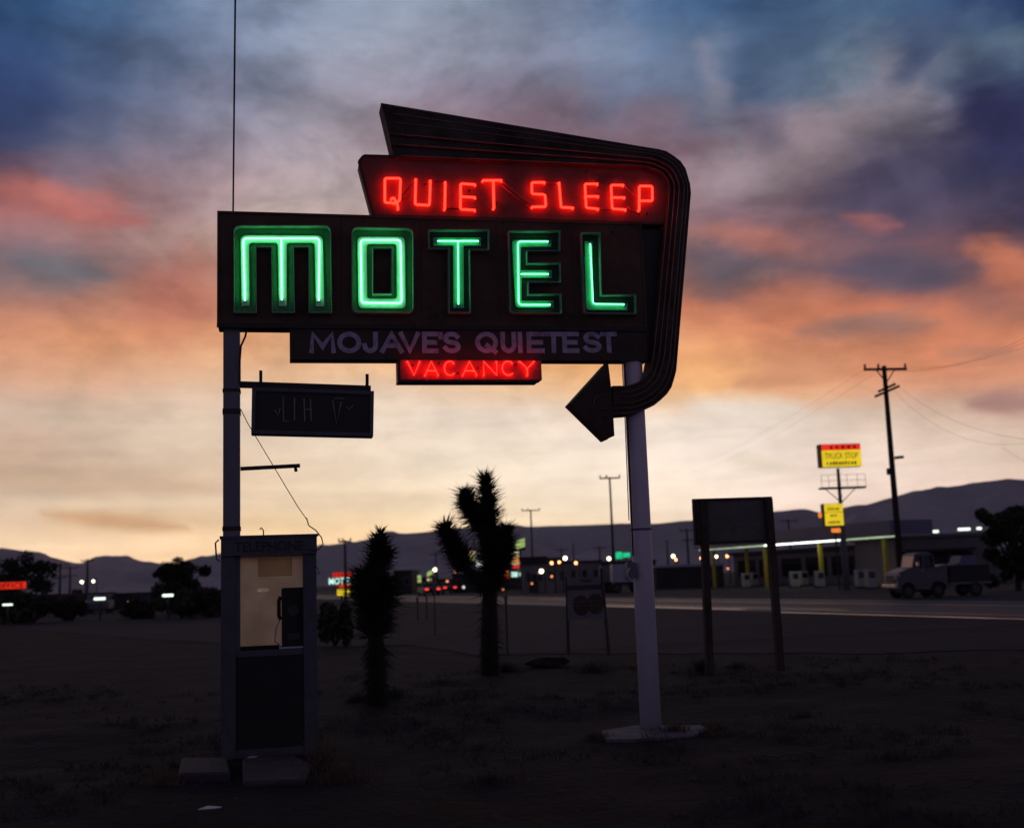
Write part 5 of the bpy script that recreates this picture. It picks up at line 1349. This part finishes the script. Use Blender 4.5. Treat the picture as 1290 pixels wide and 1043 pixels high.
# pebbles and crumbs on the dirt: one uncountable scatter
random.seed(77); b = MB()
for k in range(2400):
    Y = 5 + 15 * random.random() ** 1.2; x = random.uniform(-.55, .55) * Y
    r_ = .006 + .02 * random.random() ** 4
    z = (fb(x, Y, .35) * .06 + fb(x + 40, Y, 1.6, 5) * .03) * max(0, min(1, (21 - Y) / 6))
    n_ = 5; a0 = random.random() * 6
    vs = [(x + r_ * 1.3 * math.cos(a0 + 2 * PI * i / n_), Y + r_ * math.sin(a0 + 2 * PI * i / n_), z - .003) for i in range(n_)] + [(x + r_ * .2, Y, z + r_ * .9)]
    b.add(vs, [(i, (i + 1) % n_, n_) for i in range(n_)])
tag(b.build('gravel', 'stone'), 'small scattered pebbles on the dark dirt', 'gravel', kind='stuff')
random.seed(78); b = MB()
for k in range(2600):
    Y = 6 + 14.5 * random.random(); x = random.uniform(-.52, .52) * Y
    if fb(x, Y, .5) < .05: continue
    z = (fb(x, Y, .35) * .06 + fb(x + 40, Y, 1.6, 5) * .03) * max(0, min(1, (21 - Y) / 6))
    for j in range(14):
        p = Vector((x + random.gauss(0, .05), Y + random.gauss(0, .05), z - .004)); spike(b, p, Vector((random.gauss(0, .7), random.gauss(0, .7), 1)), random.uniform(.03, .13), .008)
tag(b.build('dry_ground_cover', 'brush'), 'sparse dry weeds scattered over the dirt lot', 'ground cover', kind='stuff')
# litter
def litter(label, pts):
    P = [ground(x, y, .012) for x, y in pts]; b = MB(); n = len(P)
    b.add([(p.x, p.y, .012 + .012 * (i % 2)) for i, p in enumerate(P)] + [(p.x, p.y, .008) for p in P], [tuple(range(n))] + [(i, n + i, n + (i + 1) % n, (i + 1) % n) for i in range(n)])
    tag(b.build('paper_scrap', 'litter'), label, 'litter')
litter('crumpled white paper scrap on the dirt in front of the square slab', [(247, 1019), (262, 1016.5), (281, 1015.5), (279, 1018), (264, 1020), (250, 1021)])
litter('small pale scrap at the foot of the phone booth', [(311, 954), (323, 950.5), (325, 952), (314, 956)])

# ------------------------------------------------------------------ sky
TX = [10, 80, 160, 250, 350, 450, 600, 700, 800, 880, 960, 1050, 1140, 1220, 1285]
TY = [10, 60, 110, 160, 200, 235, 270, 310, 345, 380, 420, 470, 497, 520, 560, 600, 630, 650, 672, 700]
T = [[(45,75,115),(52,84,122),(75,100,135),(105,122,150),(125,138,165),(138,150,170),(130,142,162),(125,138,165),(90,112,145),(62,92,130),(62,88,125),(72,98,128),(62,85,118),(45,65,105),(38,60,100)],
     [(45,70,112),(60,82,120),(78,98,130),(102,116,145),(132,142,165),(150,155,172),(138,142,160),(125,132,155),(112,128,152),(78,102,135),(68,90,122),(88,108,132),(62,80,112),(66,88,118),(72,92,120)],
     [(42,58,100),(58,74,108),(84,96,125),(112,118,142),(138,140,160),(155,152,168),(130,122,140),(120,120,140),(98,106,132),(110,118,140),(82,100,128),(98,112,132),(98,108,128),(82,100,120),(42,48,85)],
     [(44,56,95),(66,76,104),(98,100,122),(130,126,145),(155,148,160),(162,150,162),(140,118,132),(135,110,125),(108,104,122),(110,110,130),(100,104,124),(115,110,124),(128,120,132),(70,72,98),(40,44,80)],
     [(60,66,98),(90,90,112),(118,106,124),(150,132,145),(168,152,160),(172,158,165),(150,110,122),(140,100,112),(130,100,112),(118,98,112),(120,100,112),(142,125,135),(105,98,115),(68,66,92),(42,48,82)],
     [(150,88,88),(110,92,105),(128,110,124),(162,138,144),(182,162,164),(185,168,170),(170,130,130),(150,110,115),(140,110,118),(145,125,130),(130,112,122),(108,96,112),(80,74,98),(74,68,92),(48,52,84)],
     [(160,105,105),(165,105,100),(155,110,110),(165,138,140),(185,165,162),(188,170,168),(175,140,135),(150,115,115),(135,108,112),(128,100,108),(118,92,104),(105,85,98),(92,78,95),(82,70,92),(62,58,85)],
     [(135,105,110),(150,112,112),(165,130,128),(178,148,138),(195,165,155),(195,165,155),(185,140,130),(160,115,110),(140,105,105),(150,105,100),(150,102,98),(125,92,98),(118,85,92),(140,90,88),(100,75,85)],
     [(112,105,115),(115,100,105),(150,112,108),(168,118,105),(205,160,140),(210,160,140),(200,140,115),(180,120,105),(140,100,100),(105,90,98),(105,88,95),(112,86,94),(95,80,94),(85,74,92),(170,105,90)],
     [(180,125,110),(170,120,105),(170,115,100),(190,120,100),(215,150,120),(220,150,115),(225,145,105),(220,140,100),(210,130,95),(200,122,92),(195,118,90),(205,120,88),(200,118,88),(165,105,88),(160,105,90)],
     [(220,150,115),(222,152,112),(218,148,108),(210,145,105),(230,170,125),(235,170,120),(238,165,110),(238,160,108),(235,155,108),(232,165,120),(228,150,105),(185,120,95),(200,125,95),(212,130,95),(215,135,100)],
     [(218,165,135),(222,168,135),(222,172,140),(228,178,140),(235,188,148),(238,192,150),(240,188,140),(240,180,125),(240,178,118),(236,172,115),(222,160,115),(215,145,108),(220,142,105),(222,145,108),(215,145,112)],
     [(208,172,152),(212,175,150),(214,180,158),(222,190,165),(234,208,185),(236,212,192),(238,205,175),(240,200,160),(240,190,145),(236,182,130),(232,180,130),(222,168,135),(205,155,130),(200,150,128),(190,142,125)],
     [(200,175,158),(206,182,162),(208,186,165),(216,192,170),(230,208,186),(234,214,195),(236,216,198),(238,218,200),(236,218,202),(230,215,200),(226,208,192),(218,196,178),(210,186,166),(204,175,155),(196,160,142)],
     [(205,172,150),(206,178,155),(210,186,164),(218,194,170),(230,208,184),(236,216,192),(238,220,200),(240,222,204),(240,222,206),(240,222,208),(240,222,208),(236,214,200),(230,206,190),(224,200,182),(216,192,172)],
     [(195,165,142),(200,170,145),(204,176,150),(212,184,158),(228,202,174),(234,212,186),(240,220,196),(242,224,202),(244,226,206),(246,228,210),(246,226,210),(242,220,204),(238,214,198),(232,206,190),(226,198,180)],
     [(215,190,165),(222,198,170),(226,202,174),(228,202,172),(230,204,172),(236,212,180),(243,221,192),(246,225,198),(247,226,202),(248,227,206),(247,224,206),(244,218,202),(240,212,195),(234,204,188),(228,196,180)],
     [(212,182,152),(204,170,135),(205,165,125),(215,180,145),(225,195,155),(236,208,170),(246,220,184),(248,224,192),(248,224,196),(248,224,200),(246,220,200),(242,214,196),(238,208,190),(232,200,184),(226,192,176)],
     [(242,212,180),(243,213,180),(244,212,178),(246,212,172),(248,212,168),(250,214,168),(250,218,176),(250,220,182),(248,218,188),(248,216,190),(246,212,190),(240,206,186),(236,202,182),(232,198,180),(226,192,176)],
     [(244,208,168),(246,208,166),(246,207,164),(248,208,162),(248,208,160),(250,210,162),(250,214,170),(250,214,176),(246,212,182),(244,210,184),(242,206,184),(238,202,182),(234,198,178),(230,194,176),(226,190,174)]]
def lookup(px, py):
    px = min(max(px, TX[0]), TX[-1]); py = min(max(py, TY[0]), TY[-1])
    i = max(k for k in range(len(TX) - 1) if TX[k] <= px); j = max(k for k in range(len(TY) - 1) if TY[k] <= py)
    fx = (px - TX[i]) / (TX[i + 1] - TX[i]); fy = (py - TY[j]) / (TY[j + 1] - TY[j])
    q = []
    for c in range(3):
        a = T[j][i][c] * (1 - fx) + T[j][i + 1][c] * fx; d = T[j + 1][i][c] * (1 - fx) + T[j + 1][i + 1][c] * fx
        q.append(a * (1 - fy) + d * fy)
    return srgb(*q)
wd_ = bpy.data.worlds.new("World"); sc.world = wd_; wd_.use_nodes = True
nt = wd_.node_tree; N_ = nt.nodes; Lk = nt.links
bg = N_['Background']; wout = N_['World Output']
def nd(t, **k):
    n = N_.new(t)
    for a, v in k.items(): setattr(n, a, v)
    return n
def math_(op, a, b_=None, c=None):
    n = nd('ShaderNodeMath', operation=op)
    for i, v in enumerate((a, b_, c)):
        if v is None: continue
        if isinstance(v, (int, float)): n.inputs[i].default_value = v
        else: Lk.new(v, n.inputs[i])
    return n.outputs[0]
tc = nd('ShaderNodeTexCoord'); sx = nd('ShaderNodeSeparateXYZ'); Lk.new(tc.outputs['Generated'], sx.inputs[0])
az = math_('ARCTAN2', sx.outputs['X'], sx.outputs['Y']); el = math_('ARCSINE', sx.outputs['Z'])
cmb = nd('ShaderNodeCombineXYZ'); Lk.new(az, cmb.inputs[0]); Lk.new(el, cmb.inputs[1])
def noise(scale, stretch, detail, rough, off, dist=0.0):
    mp = nd('ShaderNodeMapping'); mp.inputs['Scale'].default_value = stretch; mp.inputs['Location'].default_value = off
    mp.inputs['Rotation'].default_value = (0, 0, R(7))
    Lk.new(cmb.outputs[0], mp.inputs['Vector'])
    n = nd('ShaderNodeTexNoise'); n.inputs['Scale'].default_value = scale; n.inputs['Detail'].default_value = detail; n.inputs['Roughness'].default_value = rough
    n.inputs['Distortion'].default_value = dist
    Lk.new(mp.outputs[0], n.inputs['Vector']); return n
n1 = noise(8.0, (1, 2.4, 1), 8, .58, (2.3, 5.1, 0), .12)
sc1 = nd('ShaderNodeSeparateColor'); Lk.new(n1.outputs['Color'], sc1.inputs[0])
up_ = nd('ShaderNodeMapRange'); up_.inputs['From Min'].default_value = R(5); up_.inputs['From Max'].default_value = R(17); up_.inputs['To Min'].default_value = .25; up_.inputs['To Max'].default_value = 1.0
Lk.new(el, up_.inputs['Value']); upf = up_.outputs[0]
azw = math_('ADD', az, math_('MULTIPLY', math_('SUBTRACT', sc1.outputs[0], .5), R(5.5)))
elw = math_('ADD', el, math_('MULTIPLY', math_('MULTIPLY', math_('SUBTRACT', sc1.outputs[1], .5), R(3.2)), upf))
EL0, EL1 = 0.0, 36.0
cols = [-26.5 + 2.95 * k for k in range(19)]
mrE = nd('ShaderNodeMapRange'); mrE.inputs['From Min'].default_value = R(EL0); mrE.inputs['From Max'].default_value = R(EL1); Lk.new(elw, mrE.inputs['Value'])
prev = None
for i, a in enumerate(cols):
    rp = nd('ShaderNodeValToRGB'); cr = rp.color_ramp; cr.interpolation = 'LINEAR'
    st = [0.3 + 1.0 * k for k in range(22)] + [22.8, 24.3, 25.8, 27.3, 29, 31]
    while len(cr.elements) < len(st): cr.elements.new(.5)
    for e, s in zip(cr.elements, st):
        e.position = (s - EL0) / (EL1 - EL0)
    for e, s in zip(cr.elements, st):
        d = Vector((math.sin(R(a)) * math.cos(R(s)), math.cos(R(a)) * math.cos(R(s)), math.sin(R(s))))
        e.color = lookup(*project(EYE + d * 1000))
    Lk.new(mrE.outputs[0], rp.inputs['Fac'])
    if prev is None: prev = rp.outputs['Color']; continue
    mr = nd('ShaderNodeMapRange', interpolation_type='SMOOTHSTEP'); mr.inputs['From Min'].default_value = R(cols[i - 1]); mr.inputs['From Max'].default_value = R(a); Lk.new(azw, mr.inputs['Value'])
    mx = nd('ShaderNodeMix', data_type='RGBA'); Lk.new(mr.outputs[0], mx.inputs['Factor']); Lk.new(prev, mx.inputs['A']); Lk.new(rp.outputs['Color'], mx.inputs['B']); prev = mx.outputs['Result']
# single cloud banks and lit streaks: from, to, half width, colour, strength (directions given as sight lines)
azl = math_('ADD', az, math_('MULTIPLY', math_('SUBTRACT', sc1.outputs[0], .5), R(3.2)))
ell = math_('ADD', el, math_('MULTIPLY', math_('MULTIPLY', math_('SUBTRACT', sc1.outputs[1], .5), R(2.6)), upf))
cl_ = nd('ShaderNodeCombineXYZ'); Lk.new(azl, cl_.inputs[0]); Lk.new(ell, cl_.inputs[1])
def azel(x, y):
    d = ray(x, y).normalized(); return Vector((math.atan2(d.x, d.y), math.asin(d.z), 0))
def vm_(op, a, b_=None):
    n = nd('ShaderNodeVectorMath', operation=op)
    for i, v in enumerate((a, b_)):
        if v is None: continue
        if isinstance(v, (tuple, Vector)): n.inputs[i].default_value = tuple(v)
        else: Lk.new(v, n.inputs[i])
    return n
BANKS = [((1300, 45), (1160, 85), 26, (88, 108, 128), .75), ((1160, 85), (1070, 160), 44, (138, 130, 140), .65), ((1070, 160), (885, 232), 34, (152, 134, 142), .75),
         ((1300, 120), (1200, 170), 62, (40, 42, 76), .8), ((1190, 190), (1060, 245), 44, (70, 65, 90), .7), ((925, 85), (965, 112), 30, (66, 86, 116), .6), ((1140, 55), (1165, 85), 32, (56, 74, 106), .65),
         ((930, 150), (990, 182), 26, (95, 90, 110), .55), ((900, 40), (905, 70), 26, (112, 126, 148), .45), ((885, 60), (925, 190), 14, (128, 128, 144), .5), ((1085, 60), (1050, 100), 26, (100, 120, 140), .5),
         ((870, 332), (965, 345), 24, (98, 88, 98), .7), ((1060, 335), (1200, 345), 24, (86, 78, 96), .75), ((885, 300), (1000, 313), 13, (168, 108, 98), .6), ((1070, 271), (1140, 279), 9, (152, 95, 95), .6),
         ((1228, 312), (1310, 352), 17, (190, 115, 90), .85), ((1015, 413), (1170, 405), 13, (150, 110, 98), .8), ((935, 478), (1060, 463), 13, (200, 140, 108), .6),
         ((1220, 512), (1310, 510), 10, (165, 125, 118), .75), ((1180, 441), (1310, 447), 11, (188, 130, 108), .65), ((10, 338), (125, 358), 15, (106, 104, 112), .75), ((-10, 240), (185, 283), 11, (178, 106, 100), .75),
         ((185, 370), (262, 392), 40, (182, 112, 96), .55), ((55, 650), (245, 666), 7, (205, 163, 124), .85), ((-10, 606), (285, 613), 12, (198, 168, 142), .6), ((380, 512), (520, 520), 10, (226, 205, 182), .5),
         ((870, 512), (1010, 518), 15, (226, 212, 198), .7), ((560, 625), (330, 640), 8, (226, 200, 170), .5), ((920, 580), (1000, 588), 8, (230, 214, 190), .5), ((860, 150), (780, 175), 30, (132, 104, 116), .4)]
n4 = noise(22.0, (1, 2.6, 1), 8, .62, (4.4, 8.2, 0), .1)
for A_, B_, w_, col_, st_ in BANKS:
    a = azel(*A_); ab = azel(*B_) - a
    p = vm_('SUBTRACT', cl_.outputs[0], a).outputs[0]
    t = math_('MULTIPLY', vm_('DOT_PRODUCT', p, ab).outputs['Value'], 1 / ab.length_squared); t.node.use_clamp = True
    q = nd('ShaderNodeVectorMath', operation='SCALE'); q.inputs[0].default_value = tuple(ab); Lk.new(t, q.inputs['Scale'])
    d = vm_('LENGTH', vm_('SUBTRACT', p, q.outputs[0]).outputs[0]).outputs['Value']
    e_ = math_('SUBTRACT', math_('MULTIPLY', t, 2.0), 1.0); e_ = math_('MULTIPLY', e_, e_)
    d = math_('ADD', d, math_('MULTIPLY', e_, w_ * .9 / FPX))
    mr = nd('ShaderNodeMapRange', interpolation_type='SMOOTHSTEP')
    for nme, val in zip(('From Min', 'From Max', 'To Min', 'To Max'), (0, w_ * 2.3 / FPX, st_ * 1.25, 0)): mr.inputs[nme].default_value = val
    Lk.new(math_('ADD', d, math_('MULTIPLY', math_('SUBTRACT', n4.outputs['Fac'], .5), w_ * 1.6 / FPX)), mr.inputs['Value'])
    mx = nd('ShaderNodeMix', data_type='RGBA'); Lk.new(mr.outputs[0], mx.inputs['Factor']); Lk.new(prev, mx.inputs['A']); mx.inputs['B'].default_value = srgb(*col_); prev = mx.outputs['Result']
# finer cloud texture: billows aloft, streaks low down
n2 = noise(9.0, (1, 1.9, 1), 9, .6, (7.7, 1.2, 0), .15)
n3 = noise(5.0, (1, 9.0, 1), 8, .6, (1.9, 3.3, 0), .2)
def mrange(v, a, b_, c, d):
    m_ = nd('ShaderNodeMapRange'); 
    for nme, val in zip(('From Min', 'From Max', 'To Min', 'To Max'), (a, b_, c, d)): m_.inputs[nme].default_value = val
    Lk.new(v, m_.inputs['Value']); return m_.outputs[0]
d2 = math_('MULTIPLY', mrange(n2.outputs['Fac'], .34, .66, -.20, .22), upf)
inv = math_('SUBTRACT', 1.25, upf)
d3 = math_('MULTIPLY', mrange(n3.outputs['Fac'], .3, .7, -.08, .07), inv)
n5 = noise(24.0, (1, 1.5, 1), 9, .62, (5.1, 2.9, 0), .5)
d5 = mrange(n5.outputs['Fac'], .35, .65, -.055, .055)
glow = mrange(el, R(1), R(11), .24, .0)
n6 = noise(7.5, (1, 1.7, 1), 11, .58, (8.8, 6.1, 0), .5)
def sstep(v, a, b_, c, d):
    o = mrange(v, a, b_, c, d); o.node.interpolation_type = 'SMOOTHSTEP'; return o
d6 = math_('MULTIPLY', sstep(n6.outputs['Fac'], .42, .58, -.12, .10), upf)
d7 = math_('MULTIPLY', sstep(n3.outputs['Fac'], .44, .57, -.02, .018), inv)
d5 = math_('ADD', d5, math_('ADD', d6, d7))
fac = math_('ADD', math_('ADD', 1.02, math_('ADD', d5, glow)), math_('ADD', d2, d3))
vm = nd('ShaderNodeVectorMath', operation='SCALE'); Lk.new(prev, vm.inputs[0]); Lk.new(fac, vm.inputs['Scale'])
# the rest of the sky (overhead, sides, behind): deep dusk sky
sky = nd('ShaderNodeTexSky'); sky.sky_type = 'NISHITA'; sky.sun_disc = False
sky.sun_elevation = R(-1.5); sky.sun_rotation = R(0); sky.dust_density = 2.0; sky.altitude = 800
vs_ = nd('ShaderNodeVectorMath', operation='MULTIPLY'); Lk.new(sky.outputs[0], vs_.inputs[0]); vs_.inputs[1].default_value = (.25, .2, .2)
va = nd('ShaderNodeVectorMath', operation='ADD'); Lk.new(vs_.outputs[0], va.inputs[0]); va.inputs[1].default_value = (0, 0, 0)
low_ = nd('ShaderNodeMapRange', interpolation_type='SMOOTHSTEP')
for nme, val in zip(('From Min', 'From Max', 'To Min', 'To Max'), (.05, .75, 1.0, .10)): low_.inputs[nme].default_value = val
Lk.new(sx.outputs['Z'], low_.inputs['Value'])
lv = nd('ShaderNodeVectorMath', operation='SCALE'); lv.inputs[0].default_value = (.084, .076, .150); Lk.new(low_.outputs[0], lv.inputs['Scale'])
Lk.new(lv.outputs[0], va.inputs[1])
dt = nd('ShaderNodeVectorMath', operation='DOT_PRODUCT'); Lk.new(tc.outputs['Generated'], dt.inputs[0]); dt.inputs[1].default_value = tuple(FWD)
fr_ = nd('ShaderNodeMapRange', interpolation_type='SMOOTHSTEP'); fr_.inputs['From Min'].default_value = .30; fr_.inputs['From Max'].default_value = .76; Lk.new(dt.outputs['Value'], fr_.inputs['Value'])
mx = nd('ShaderNodeMix', data_type='RGBA'); Lk.new(fr_.outputs[0], mx.inputs['Factor']); Lk.new(va.outputs[0], mx.inputs['A']); Lk.new(vm.outputs[0], mx.inputs['B'])
Lk.new(mx.outputs['Result'], bg.inputs['Color']); bg.inputs['Strength'].default_value = 1.0

# ------------------------------------------------------------------ render settings
sc.render.engine = 'CYCLES'
sc.view_settings.view_transform = 'Standard'; sc.view_settings.look = 'None'
sc.view_settings.exposure = 0; sc.view_settings.gamma = 1
sc.cycles.use_denoising = True
sc.cycles.sample_clamp_indirect = 4
sc.cycles.max_bounces = 8; sc.cycles.transparent_max_bounces = 8
